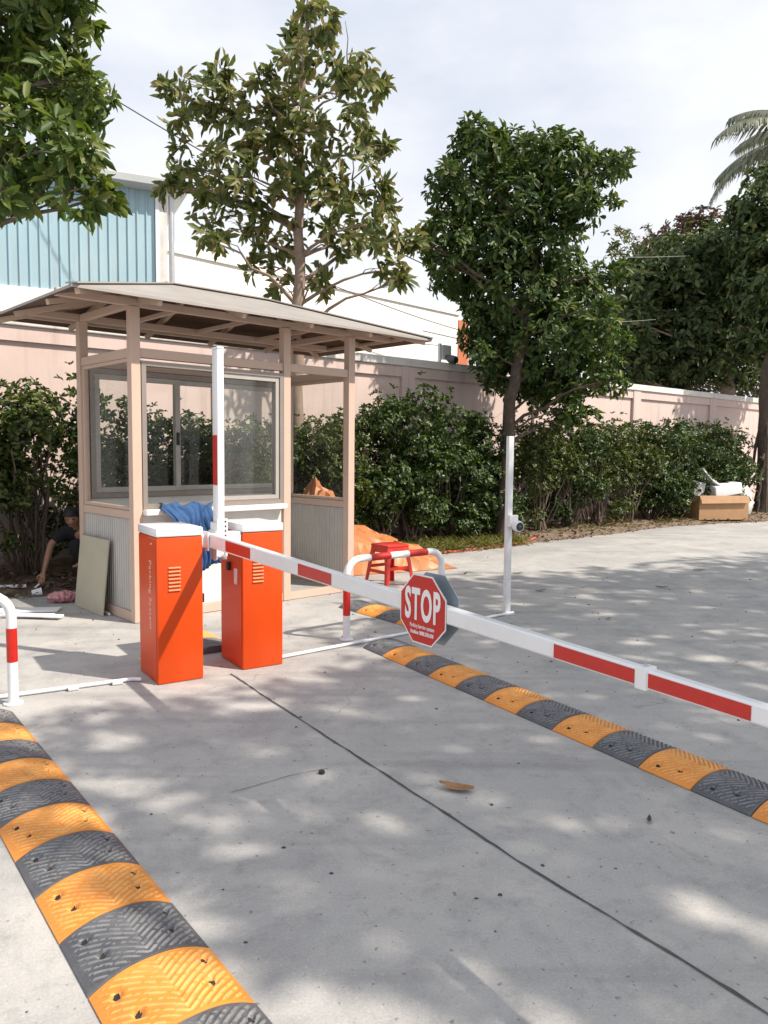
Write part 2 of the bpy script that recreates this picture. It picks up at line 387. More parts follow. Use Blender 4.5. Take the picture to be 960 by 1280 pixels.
def make_tree(name, label, base, trunk, lobes, leaf, dens, per, ln, wd, bark, seed, twigs=0, cat='tree', group=None, inner=.35, up=.55, droop=.35, sub_twig=3):
    """trunk: list of (x,y,z,r) world points; lobes in world space"""
    bx, by = base
    t = thing(name, label, cat, (bx,by,0), 0, group)
    rg = random.Random(seed)
    tp = [Vector((p[0]-bx, p[1]-by, p[2])) for p in trunk]
    mb = MB(); fine = []
    for i in range(len(tp)-1):
        for k in range(4):
            f = k/4; fine.append((tp[i].lerp(tp[i+1], f) + Vector((rg.uniform(-.02,.02), rg.uniform(-.02,.02), 0)), trunk[i][3]*(1-f)+trunk[i+1][3]*f))
    fine.append((tp[-1], trunk[-1][3]))
    fine[0] = (fine[0][0], fine[0][1]*1.35)
    mb.tube([p for p,_ in fine], [r for _,r in fine], 12)
    mb.build('trunk', bark, t, True)
    lb = [(l[0]-bx, l[1]-by, l[2], l[3]) + tuple(l[4:]) for l in lobes]
    C, A = lobe_clusters(lb, dens, seed, inner)
    keep = C[:,2] > .25
    C, A = C[keep], A[keep]
    br = MB()
    for l in lb:
        q = Vector(l[:3])
        cand = [(p,r) for p,r in fine if p.z < q.z - .1] or [fine[0]]
        s, r0 = min(cand, key=lambda c: (c[0]-q).length + .5*abs((q.z-c[0].z) - (q-c[0]).length*.55))
        pts = curve_pts(s, q, .08*(q-s).length, 6, .05, rg); r0 = min(r0*.5, .012+.013*(q-s).length)
        br.tube(pts, [r0*(1-.8*i/6) for i in range(7)], 6)
        for _ in range(sub_twig):
            e = q + Vector((rg.gauss(0,1), rg.gauss(0,1), rg.gauss(.2,.8))).normalized()*l[3]*.95
            br.tube(curve_pts(pts[4], e, .03, 4, .03, rg), [r0*.28*(1-.8*i/4) for i in range(5)], 4, cap=False)
    for _ in range(twigs):
        l = rg.choice(lb); q = Vector(l[:3]); d = Vector((rg.gauss(0,1), rg.gauss(0,.6), rg.uniform(.2,1))).normalized()
        br.tube(curve_pts(q, q + d*l[3]*rg.uniform(1.2,1.7), 0, 4, .04, rg), [.012,.010,.008,.006,.003], 4, cap=False)
    br.build('branches', bark, t, True)
    cr = link('crown', foliage_mesh('crown', leaf, (C,A), per, ln, wd, seed+1, up, droop), t)
    return t

# ------------------------------------------------------------------ camera, light, world
cam = bpy.data.cameras.new('camera'); co = bpy.data.objects.new('camera', cam); COL.objects.link(co)
cam.sensor_fit = 'VERTICAL'; cam.sensor_height = 24.0; cam.lens = 961/1280*24.0
cam.clip_start = .05; cam.clip_end = 3000
PITCH = math.atan(75/961)
co.matrix_world = Matrix.Translation((0,0,1.5)) @ (Matrix.Rotation(math.pi/2-PITCH,4,'X') @ Matrix.Rotation(.010,4,'Z'))
scene.camera = co

SUN = Vector((.94,-.34,0)).normalized(); EL = R(47)
sd = Vector((SUN.x*math.cos(EL), SUN.y*math.cos(EL), math.sin(EL)))
sl = bpy.data.lights.new('sun', 'SUN'); sl.energy = 4.6; sl.angle = R(.8); sl.color = (1,.91,.79)
so = bpy.data.objects.new('sun', sl); COL.objects.link(so)
so.rotation_euler = sd.to_track_quat('Z','Y').to_euler(); so.location = sd*60

w = bpy.data.worlds.new('World'); scene.world = w; w.use_nodes = True
nt = w.node_tree; L = nt.links.new
bg = nt.nodes['Background']; bg.inputs['Strength'].default_value = .10
sky = nd(nt, 'ShaderNodeTexSky'); sky.sky_type = 'NISHITA'; sky.sun_disc = False
sky.sun_elevation = EL; sky.sun_rotation = math.atan2(SUN.x, SUN.y)
sky.dust_density = 4.0; sky.air_density = 1.2; sky.ozone_density = 1.0
tc = nd(nt, 'ShaderNodeTexCoord')
nz = nd(nt, 'ShaderNodeTexNoise', Scale=1.6, Detail=6.0, Roughness=.55)
mp = nd(nt, 'ShaderNodeMapping'); mp.inputs['Scale'].default_value = (1,1,2.4)
L(tc.outputs['Generated'], mp.inputs['Vector']); L(mp.outputs['Vector'], nz.inputs['Vector'])
cl = nd(nt, 'ShaderNodeValToRGB')
cl.color_ramp.elements[0].position = .40; cl.color_ramp.elements[0].color = (5.7,6.25,7.3,1)
cl.color_ramp.elements[1].position = .62; cl.color_ramp.elements[1].color = (8.5,8.6,8.9,1)
L(nz.outputs['Fac'], cl.inputs['Fac'])
mx = nt.nodes.new('ShaderNodeMix'); mx.data_type = 'RGBA'; mx.inputs['Factor'].default_value = .86   # thin high cloud veil
L(sky.outputs['Color'], mx.inputs['A']); L(cl.outputs['Color'], mx.inputs['B'])
L(mx.outputs['Result'], bg.inputs['Color'])

scene.render.engine = 'CYCLES'
vs = scene.view_settings; vs.view_transform = 'Standard'; vs.look = 'None'; vs.exposure = 0.38; vs.gamma = 1; vs.use_curve_mapping = False
scene.cycles.max_bounces = 8; scene.cycles.transparent_max_bounces = 16; scene.cycles.caustics_reflective = False; scene.cycles.caustics_refractive = False
scene.cycles.use_denoising = True

# ------------------------------------------------------------------ ground
tag(MB().add([(-400,-400,0),(400,-400,0),(400,400,0),(-400,400,0)], [(0,1,2,3)]).build('concrete_yard', M['concrete']), kind='structure')

WP = Vector((.25,13.44,0)); WD = Vector((.769,.639,0)).normalized(); WN = Vector((.639,-.769,0)).normalized()
def wallpt(t, off, z=0.): p = WP + WD*t + WN*off; return Vector((p.x,p.y,z))
# soil strip between the yard and the wall
def soil():
    edge = [(-9,4.6),(-6,6.6),(-4.3,7.55),(-3.6,7.72),(-2.9,7.95),(-2.2,8.75),(-1.4,9.55),(-.6,10.2),(.2,10.85),(.75,11.28),(1.8,12.15),(2.6,12.9),(3.6,13.8),(4.8,14.95),(6.3,16.25),(7.5,16.95),(8.8,17.6),(10.5,18.7),(13,20.6)]
    mb = MB(); pts = []
    for i in range(len(edge)-1):
        for k in range(8):
            f = k/8; pts.append((edge[i][0]*(1-f)+edge[i+1][0]*f, edge[i][1]*(1-f)+edge[i+1][1]*f))
    nr = 9; V = []; F = []
    for i, (x,y) in enumerate(pts):
        t = (Vector((x,y,0))-WP).dot(WD); e = wallpt(t, -.02)
        jx = rnd.uniform(-.05,.05); jy = rnd.uniform(-.06,.06)
        for k in range(nr):
            f = k/(nr-1); z = .004 if k == 0 else .03 + .05*f + rnd.uniform(-.015,.035)
            V.append((x*(1-f)+e.x*f + jx*(1-f), y*(1-f)+e.y*f + jy*(1-f), z))
    n = len(pts)
    for i in range(n-1):
        for k in range(nr-1): F.append((i*nr+k, (i+1)*nr+k, (i+1)*nr+k+1, i*nr+k+1))
    tag(mb.add(V,F).build('soil_bed', M['soil'], smooth=True), kind='structure')
    # litter of dry leaves and pale scraps
    rg = np.random.default_rng(5); C = []
    for i in range(1500):
        a, b2_ = pts[rg.integers(0, n)]
        t = (Vector((a,b2_,0))-WP).dot(WD); e = wallpt(t, .3); f = rg.uniform(-.06,1)**1.0 if rg.uniform() > .3 else rg.uniform(-.08,.4)
        C.append((a*(1-f)+e.x*f, b2_*(1-f)+e.y*f, .02 if f < .02 else .062+.045*max(f,0)))
    C = np.array(C); A = rg.normal(size=C.shape)*.35
    me = foliage_mesh('leaf_litter', M['litter'], (C,A), 2, .075, .042, 9, 1.0, .1, .4)
    tag(link('leaf_litter', me), kind='stuff', label='dry fallen leaves scattered over the brown soil bed', cat='leaf litter')
    # grass
    C = []; 
    for i in range(420):
        t = rg.uniform(-2.2,1.2); p = wallpt(t, rg.uniform(1.1,2.05)); C.append((p.x,p.y,.05))
    for i in range(70):
        t = rg.uniform(2,11); p = wallpt(t, rg.uniform(.6,1.6)); C.append((p.x,p.y,.05))
    C = np.array(C); A = rg.normal(size=C.shape)*.3
    me = foliage_mesh('grass', M['grass'], (C,A), 9, .17, .014, 19, 1.6, .1, 1.0)
    tag(link('grass', me), kind='stuff', label='short yellowish grass on the soil bed', cat='grass')
soil()

def joint(name, pts, w):
    V = []; F = []; P = []
    for a, b in zip(pts, pts[1:]):
        n = max(3, int(math.dist(a,b)/.05))
        P += [(a[0]+(b[0]-a[0])*i/n, a[1]+(b[1]-a[1])*i/n) for i in range(n)]
    P.append(pts[-1]); d = Vector((pts[-1][0]-pts[0][0], pts[-1][1]-pts[0][1])).normalized(); nx, ny = -d.y, d.x
    wob = 0
    for i, (x,y) in enumerate(P):
        wob = wob*.9 + rnd.uniform(-.003,.003); h = w*rnd.uniform(.35,1.1)
        V += [(x+nx*(wob+h/2), y+ny*(wob+h/2), .004), (x+nx*(wob-h/2), y+ny*(wob-h/2), .004)]
        if i: F.append((2*i-2, 2*i-1, 2*i+1, 2*i))
    tag(MB().add(V,F).build(name, M['joint']), kind='structure')
joint('pavement_joint', [(-1.02,5.07),(-.106,3.667),(.35,2.97),(.623,2.555),(1.048,1.96),(2.3,.15)], .014)
joint('pavement_joint', [(-.66,3.27),(-.42,3.45),(-.25,3.54)], .004)

# ------------------------------------------------------------------ perimeter wall
def perimeter():
    t = thing('perimeter_wall', 'pink painted boundary wall with white coping and flat piers behind the hedge', 'wall', (WP.x,WP.y,0), math.atan2(WD.y,WD.x))
    MB().box(-12,17,0,.16,0,2.98).build('wall_panel', M['wall'], t)
    MB().box(-12,17,-.09,.25,2.983,3.12, ch=.012).build('coping', M['coping'], t)
    for k in range(-3,5):
        x = .15+3.55*k
        MB().box(x-.15,x+.15,-.065,-.002,0,2.98).build('pilaster', M['wall'], t)
    MB().box(-12,17,-.05,-.004,2.80,2.98).box(-12,17,-.03,-.004,0,.35) .build('plaster_band', M['wall'], t)
perimeter()

# ------------------------------------------------------------------ far buildings
def shed():
    az = R(25); t = thing('industrial_shed', 'pale blue ribbed metal shed rising behind the wall at left', 'building', (-4.75,17,0), az)
    # trapezoid ribbed cladding facing the yard, running to -x in local space
    V = []; F = []; xs = []
    x = -.25
    while x > -24:
        for dx, y in ((0,0),(-.145,0),(-.157,-.035),(-.175,-.035),(-.187,0)): xs.append((x+dx,y))
        x -= .19
    for i,(a,b) in enumerate(xs):
        V += [(a,b,4.75),(a,b,7.0)]
        if i: F.append((2*i-2,2*i,2*i+1,2*i-1))
    MB().add(V,F).build('cladding', M['clad'], t)
    MB().box(-24,-.02,.06,9,0,6.95).build('wall', M['white_wall'], t)
    MB().box(-24,0,-.06,.055,0,4.745).build('plinth', M['white_wall'], t)
    MB().box(-.24,-.16,-.08,.058,4.75,7.0).build('corner_trim', M['white_paint'], t)
    MB().box(-.158,.0,-.06,.058,4.75,7.0).build('corner_post', M['coping'], t)
    MB().tube([(.10,-.02,0),(.10,-.02,6.95)], .06, 10).build('downpipe', M['metal'], t, True)
    mb = MB()
    mb.add([(-24,-.36,7.03),(.42,-.36,7.03),(.42,-.36,7.17),(-24,-.36,7.17),(-24,4,8.7),(.42,4,8.7),(.42,9,7.0),(-24,9,7.0),(.42,-.1,6.99),(-24,-.1,6.99)],
           [(0,1,2,3),(3,2,5,4),(4,5,6,7),(0,9,8,1),(9,7,6,8),(1,8,6,5,2),(0,3,4,7,9)])
    mb.build('roof', M['fascia'], t)
shed()
def warehouse():
    a = Vector((2.43,26.3,0)); b = Vector((-5.3,18.1,0)); d = (b-a).normalized(); az = math.atan2(d.y,d.x)
    t = thing('white_warehouse', 'long white rendered warehouse with a thin coping beyond the wall', 'building', a, az)
    ln = (b-a).length + .6
    MB().box(.0,ln,-12,0,0,6.1).build('wall', M['white_wall'], t)
    MB().box(-.05,ln,-12,.06,6.103,6.33).build('coping', M['white_wall'], t)
    MB().box(-.55,-.003,-.4,.03,0,5.95).build('brick_pier', M['brick'], t)
    MB().tube([(-.75,.02,0),(-.75,.02,5.6)], .10, 10).build('downpipe', M['white_paint'], t, True)
    MB().box(-3.4,-.9,-3,-.25,0,4.6).build('side_annex', M['white_wall'], t)
warehouse()

# ------------------------------------------------------------------ guard booth
BO = Vector((-2.135,6.595,0)); BAZ = R(43)
b1 = Vector((math.cos(BAZ), math.sin(BAZ), 0)); b2 = Vector((-b1.y, b1.x, 0))
def booth():
    t = thing('guard_booth', 'beige steel guard booth with glass walls and a low hipped metal roof', 'booth', BO, BAZ)
    Wd, D, p = 2.4, 1.1, .042
    for x, y in ((0,0),(0,D),(Wd,D),(Wd,0),(1.565,0)):
        MB().box(x-p,x+p,y-p,y+p,.004,2.70, ch=.004).build('post', M['beige'], t)
    g = .003
    def beam(x0,x1,y0,y1,z0,z1,m='beige',n='beam'): return MB().box(x0,x1,y0,y1,z0,z1,ch=.003).build(n, M[m], t)
    # top ring with cantilevers, and the lower ring over the windows
    beam(-.64,2.98,-.03,.03,2.703,2.765); beam(-.60,2.95,D-.03,D+.03,2.703,2.765)
    beam(-.03,.03,.033,D-.033,2.70,2.76); beam(Wd-.03,Wd+.03,.033,D-.033,2.70,2.76)
    beam(p+g,1.565-p-g,-.03,.03,2.28,2.36); beam(1.565+p+g,Wd-p-g,-.03,.03,2.28,2.36)
    beam(p+g,Wd-p-g,D-.03,D+.03,2.28,2.36)
    for x in (0,Wd): beam(x-.03,x+.03,p+g,D-p-g,2.28,2.36)
    # base rails
    beam(p+g,1.565-p-g,-.035,.035,.004,.085,n='base_rail'); beam(1.565+p+g,Wd-p-g,-.035,.035,.004,.075,n='base_rail')
    beam(p+g,Wd-p-g,D-.035,D+.035,.004,.09,n='base_rail')
    for x in (0,Wd): beam(x-.035,x+.035,p+g,D-p-g,.004,.09,n='base_rail')
    MB().box(.04,Wd-.04,.04,D-.04,.006,.03).build('floor', M['concrete'], t)
    # side walls: ribbed panel, sill rail, aluminium frame, glass
    for x in (0,Wd):
        MB().box(x-.018,x+.018,p+g,D-p-g,.093,.895).build('wall_panel', M['panel'], t)
        beam(x-.034,x+.034,p+g,D-p-g,.90,.97,n='sill_rail')
        fr = MB()
        y0,y1,z0,z1 = p+g,D-p-g,.973,2.277
        fr.box(x-.02,x+.02,y0,y0+.03,z0,z1).box(x-.02,x+.02,y1-.03,y1,z0,z1).box(x-.02,x+.02,y0+.031,y1-.031,z0,z0+.03).box(x-.02,x+.02,y0+.031,y1-.031,z1-.03,z1)
        f = fr.build('window', M['beige'], t); f['label'] = 'fixed side window in a beige frame'
        MB().box(x-.003,x+.003,y0+.026,y1-.026,z0+.026,z1-.026).build('pane', M['glass'], f)
    # front: panel, cream sill shelf, sliding window
    MB().box(p+g,1.565-p-g,-.012,.018,.088,.93).build('wall_panel', M['panel_front'], t)
    MB().box(.046,1.519,-.11,.05,.935,.985,ch=.006).build('sill', M['sill'], t)
    def window(y, z0, z1, x0, x1, m, fw=.05):
        fr = MB()
        fr.box(x0,x0+fw,y-.045,y+.045,z0,z1).box(x1-fw,x1,y-.045,y+.045,z0,z1).box(x0+fw+.001,x1-fw-.001,y-.045,y+.045,z0,z0+fw).box(x0+fw+.001,x1-fw-.001,y-.045,y+.045,z1-fw,z1)
        return fr.build('window', M[m], t)
    def sash(par, y, z0, z1, x0, x1, m, sw=.04):
        s = MB()
        s.box(x0,x0+sw,y-.014,y+.014,z0,z1).box(x1-sw,x1,y-.014,y+.014,z0,z1).box(x0+sw+.001,x1-sw-.001,y-.014,y+.014,z0,z0+sw).box(x0+sw+.001,x1-sw-.001,y-.014,y+.014,z1-sw,z1)
        s.build('sash', M[m], par)
        MB().box(x0+sw-.004,x1-sw+.004,y-.003,y+.003,z0+sw-.004,z1-sw+.004).build('pane', M['glass'], par)
    wf = window(0, .988, 2.255, .048, 1.518, 'alu', .042); wf['label'] = 'front sliding window slid open to the right'
    sash(wf, -.018, 1.033, 2.21, .80, 1.474, 'alu_pale'); sash(wf, .018, 1.033, 2.21, .84, 1.47, 'alu')
    MB().box(p+g,Wd-p-g,D-.02,D+.02,.093,1.02).build('wall_panel', M['panel_front'], t)
    wb = window(D, 1.025, 2.275, .05, 2.35, 'alu', .05); wb['label'] = 'rear sliding window facing the hedge'
    sash(wb, D-.018, 1.078, 2.222, .10, 1.0, 'alu_pale', .05); sash(wb, D+.018, 1.078, 2.222, .95, 2.30, 'alu_pale', .05)
    MB().box(.955,.985,D-.045,D-.034,1.55,1.68).build('latch', M['black'], wb)
    # hipped roof: outer sheet with thickness; eaves at 2.68, ridge at 3.03
    ex0,ex1,ey0,ey1,ze,zr = -.68,3.20,-.44,1.55,2.70,3.045
    rx0,rx1,ry = .62,1.75,.555
    def hip(dz, e=0.): return [(ex0-e,ey0-e,ze+dz),(ex1+e,ey0-e,ze+dz),(ex1+e,ey1+e,ze+dz),(ex0-e,ey1+e,ze+dz),(rx0,ry,zr+dz),(rx1,ry,zr+dz)]
    V = hip(0)+hip(.022)
    F = [(1,0,4,5),(2,1,5),(3,2,5,4),(0,3,4),(6,7,11,10),(7,8,11),(8,9,10,11),(9,6,10),(0,1,7,6),(1,2,8,7),(2,3,9,8),(3,0,6,9)]
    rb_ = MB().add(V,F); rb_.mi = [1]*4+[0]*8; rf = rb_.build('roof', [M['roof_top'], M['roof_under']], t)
    rc = MB()
    for a,b in (((ex0,ey0,ze),(rx0,ry,zr)),((ex1,ey0,ze),(rx1,ry,zr)),((ex1,ey1,ze),(rx1,ry,zr)),((ex0,ey1,ze),(rx0,ry,zr)),((rx0,ry,zr),(rx1,ry,zr))):
        a = Vector(a)+Vector((0,0,.03)); b = Vector(b)+Vector((0,0,.03)); rc.beam(a,b,.10,.012)
    rc.build('ridge_cap', M['roof_top'], rf)
    def zroof(x,y):
        zs = [ze+(zr-ze)*(y-ey0)/(ry-ey0), ze+(zr-ze)*(ey1-y)/(ey1-ry), ze+(zr-ze)*(x-ex0)/(rx0-ex0), ze+(zr-ze)*(ex1-x)/(ex1-rx1)]
        return min(zs)
    def rafter(x0,y0,x1,y1,w=.04,h=.045,off=.032):
        MB().beam((x0,y0,zroof(x0,y0)-off),(x1,y1,zroof(x1,y1)-off),w,h).build('rafter', M['beige'], t)
    rafter(ex0+.06,ey0+.05,rx0,ry); rafter(ex1-.06,ey0+.05,rx1,ry); rafter(ex1-.06,ey1-.05,rx1,ry); rafter(ex0+.06,ey1-.05,rx0,ry)
    for x in (0.05,.85,1.6,2.35): rafter(x,ey0+.05,x,ry-.03); rafter(x,ey1-.05,x,ry+.03)
    rafter(ex0+.05,.2,rx0-.1,.5); rafter(ex0+.05,1.0,rx0-.1,.62); rafter(ex1-.05,.5,rx1+.1,.55)
    # eave purlins and short truss webs
    for a,b in (((ex0+.24,ey1-.2),(ex1-.24,ey1-.2)),((ex1-.22,ey0+.24),(ex1-.22,ey1-.24))):
        zz_ = min(zroof(*a),zroof(*b))-.030; MB().beam((a[0],a[1],zz_),(b[0],b[1],zz_),.04,.03).build('purlin', M['beige'], t)
    for x in (.45,1.2,1.95):
        z = zroof(x,.30)-.04
        MB().beam((x-.22,.0,2.77),(x,.30,z),.028,.028).build('strut', M['beige'], t)
        MB().beam((x+.22,.0,2.77),(x,.30,z),.028,.028).build('strut', M['beige'], t)
        MB().beam((x,.033,2.735),(x,D-.033,2.735),.035,.035).build('tie_beam', M['beige'], t)
    # small socket strip and wire loop under the lower ring
    MB().tube([(.03,.10,2.27),(.03,.14,2.235),(.03,.19,2.23),(.03,.23,2.27)], .006, 6).build('wire_loop', M['white_paint'], t, True)
booth()

# ------------------------------------------------------------------ barrier gates
CAZ = R(33.5); c1 = Vector((math.cos(CAZ), math.sin(CAZ), 0)); c2 = Vector((-c1.y, c1.x, 0))
CW, CD = .30, .40
def cabinet(label, fl):
    c = Vector((fl[0],fl[1],0)) + c1*CW/2 + c2*CD/2
    t = thing('barrier_gate', label, 'barrier gate', c, CAZ)
    x, y = CW/2, CD/2
    MB().box(-x,x,-y,y,.002,.945,ch=.008).build('cabinet', M['orange'], t, True)
    MB().box(-x-.004,x+.004,-y-.004,y+.004,.948,1.005,ch=.010).build('lid', M['white_paint'], t, True)
    MB().box(-x+.006,x-.006,-y+.006,y-.006,.9455,.9475).build('lid_seal', M['black'], t)
    MB().box(-x-.0025,-x-.0005,-y+.022,y-.02,.035,.925,ch=.0009).build('door', M['orange'], t)
    for k in range(7):
        z = .755 - k*.024
        # pressed louvre: a lip that stands out of the sheet over a dark slot
        vx = -.035
        MB().prism([(-y-.0005,z),(-y-.010,z-.004),(-y-.010,z-.009),(-y-.0005,z-.006)], vx-.042, vx+.036, 'x').build('louvre', M['louvre'], t)
    return t
M['louvre'] = mat('sunlit louvre lip', (.78,.30,.14), .35, .05, 10)  # orange paint set paler than the cabinet, so the lips look sunlit
gA = cabinet('orange barrier cabinet by the booth corner, its long striped arm lowered across the lane', (-1.428,4.802))
x, y = CW/2, CD/2
MB().tube([(-x-.003,-y+.10,.90),(-x-.008,-y+.10,.90)], .006, 10).build('screw', M['white_paint'], gA)
Mt = Matrix(((0,0,-1,-x-.0034),(0,-1,0,-y+.135),(-1,0,0,.565),(0,0,0,1)))
M['letter'] = mat('pale pink lettering', (.74,.46,.40), .5, .05, 10)
text_mesh('lettering', 'Parking System', .066, 1.0, M['letter'], gA, Mt, .0006, .0006, spacing=1.12)
MB().box(x+.002,x+.022,-y+.03,-y+.055,.50,.56,ch=.004).build('latch', M['black'], gA)
# long arm lowered across the lane, on a shaft out of the right-hand side
bx = x+.078
def boomz(L): return .908 - .0145*L
def boomh(L): return .094 - .0110*L
def boomw(L): return .044 - .0015*L
Ls = (-.16, 3.395, 4.9); V = []; ch = .006
for Lq in Ls:
    h = boomh(max(Lq,0))/2; wq = boomw(max(Lq,0))/2; zc = boomz(Lq); yy = -y-Lq
    for a,b in ((-wq,-h+ch),(-wq+ch,-h),(wq-ch,-h),(wq,-h+ch),(wq,h-ch),(wq-ch,h),(-wq+ch,h),(-wq,h-ch)): V.append((bx+a,yy,zc+b))
F = [tuple(range(8)), tuple(range(16,24))] + [(r*8+i, r*8+(i+1)%8, r*8+8+(i+1)%8, r*8+8+i) for r in range(2) for i in range(8)]
boom = MB().add(V,F).build('boom_arm', M['white_paint'], gA)
for a,b in ((.252,.632),(1.242,1.594),(2.2,2.44),(3.053,3.372),(3.419,3.729),(4.25,4.55)):
    V = []
    for Lq in (a,b):
        h = boomh(Lq)*.37; wq = boomw(Lq)/2; zc = boomz(Lq)-.001; yy = -y-Lq
        for sx_ in (-1,1): V += [(bx+sx_*(wq+.0012),yy,zc-h),(bx+sx_*(wq+.0012),yy,zc+h)]
    sp_ = MB().add(V[0:2]+V[4:6], [(0,1,3,2)]); sp_.build('reflective_strip', M['red_tape'], boom)
    MB().add(V[2:4]+V[6:8], [(0,2,3,1)]).build('reflective_strip', M['red_tape'], boom)
Lq = 3.395; h = boomh(Lq)/2+.005; wq = boomw(Lq)/2+.005
MB().box(bx-wq,bx+wq,-y-Lq-.020,-y-Lq+.020,boomz(Lq)-h,boomz(Lq)+h,ch=.003).build('collar', M['white_paint'], boom)
MB().tube([(bx,-y-Lq,boomz(Lq)+h-.001),(bx,-y-Lq,boomz(Lq)+h+.006)], .007, 8).build('bolt_or_hole', M['metal'], boom)
MB().box(x+.002,bx-.028,-y+.05,-y+.14,.86,.945,ch=.006).build('drive_shaft', M['white_paint'], gA, True)
MB().box(bx-.036,bx-.0235,-y+.02,-y+.165,.84,.965,ch=.003).build('arm_bracket', M['white_paint'], gA)
MB().box(bx+.0235,bx+.036,-y+.02,-y+.165,.84,.965,ch=.003).build('arm_bracket', M['white_paint'], gA)

gB = cabinet('orange barrier cabinet in the middle with its short white arm standing upright on its left', (-.953,5.161))
MB().box(-x-.028,-x-.003,-y+.20,-y+.235,.665,.725,ch=.004).build('latch', M['black'], gB)
MB().box(-x-.009,-x-.003,-y+.085,-y+.135,.58,.69,ch=.002).build('keyhole_cover', M['sign_white'], gB, True)
MB().box(-x-.005,-x-.003,-y+.12,-y+.19,.87,.918).build('sticker', M['metal'], gB)
px = -x-.148; py = -y+.05
MB().box(px+.040,-x-.002,py-.035,py+.055,.865,.955,ch=.006).build('drive_shaft', M['white_paint'], gB, True)
for sa, sb in ((px-.038,px-.0245),(px+.0245,px+.038)):
    MB().prism([(py-.055,.80),(py-.04,.775),(py,.765),(py+.04,.775),(py+.055,.80),(py+.055,1.02),(py-.055,1.02)], sa, sb, 'x').build('arm_bracket', M['white_paint'], gB)
fp = MB().box(px-.036,px+.036,py-.066,py-.0560,.86,1.05).build('front_plate', M['white_paint'], gB)
for k in range(6): MB().tube([(px+.020,py-.0665,.875+k*.031),(px+.020,py-.070,.875+k*.031)], .006, 8).build('bolt_or_hole', M['black'], fp)  # black discs painted for the dark of the plate's open holes
MB().tube([(px+.010,py-.0555,.80),(px+.010,py-.068,.80)], .010, 10).build('pivot_bolt', M['metal'], gB, True)
arm = MB().box(px-.0225,px+.0225,py-.048,py+.048,.79,2.16,ch=.005).build('boom_arm', M['white_paint'], gB, True)
MB().box(px-.0245,px-.0231,py-.038,py+.038,1.27,1.60).build('reflective_strip', M['red_tape'], arm)
MB().box(px-.024,px+.024,py-.05,py+.05,2.161,2.175,ch=.004).build('end_cap', M['sign_white'], arm)

GA_M = Matrix.Translation(gA.location) @ Matrix.Rotation(CAZ,4,'Z')
# STOP plates bolted either side of the lowered arm
LS = 2.35
def world(gt, p): return gt.matrix_basis @ Vector(p)
def plate(label, xo, face, sgn):
    pos = GA_M @ Vector((bx+xo, -y-LS, boomz(LS)-.002))
    t = thing('stop_sign', label, 'sign', pos, CAZ+R(4))
    r = .141/math.cos(math.pi/8)
    def octo(r): return [(r*math.cos(math.pi/8+k*math.pi/4), r*math.sin(math.pi/8+k*math.pi/4)) for k in range(8)]
    MB().prism(octo(r), -.0012, .0012, 'x').build('sign_plate', M['sign_grey'], t)
    s = -1 if face < 0 else 1
    MB().prism(octo(r*.995), s*.0016, s*.0022, 'x').build('border', M['sign_white'], t)
    fc = MB().prism(octo(r*.955), s*.0026, s*.0032, 'x').build('red_face', M['red_sign'], t)
    o = s*.0042
    Mx = Matrix(((0,0,s,o),(s,0,0,0),(0,1,0,0),(0,0,0,1)))
    def at(dx, dz): return Matrix(((0,0,s,o),(s,0,0,s*dx),(0,1,0,dz),(0,0,0,1)))
    text_mesh('lettering', 'STOP', .176, .47, M['sign_white'], fc, at(0,.012), .0055, .0006, spacing=1.14)
    text_mesh('small_lettering', 'Parking barrier system', .023, .72, M['sign_white'], fc, at(0,-.070), .0003, .0004)
    text_mesh('small_lettering', 'Hotline: 0888.300.008', .022, .72, M['sign_white'], fc, at(0,-.096), .0005, .0004)
    return t
s1 = plate('red octagonal STOP sign with white letters hung on the near side of the lowered arm', -.030, -1, 1)
s2 = plate('grey back of the second octagonal sign showing behind the lowered arm', .030, 1, -1)
MB().box(.0015,.014,-.012,.012,-.012,.012).build('spacer', M['metal'], s1)
MB().box(-.014,-.0015,-.012,.012,-.012,.012).build('spacer', M['metal'], s2)

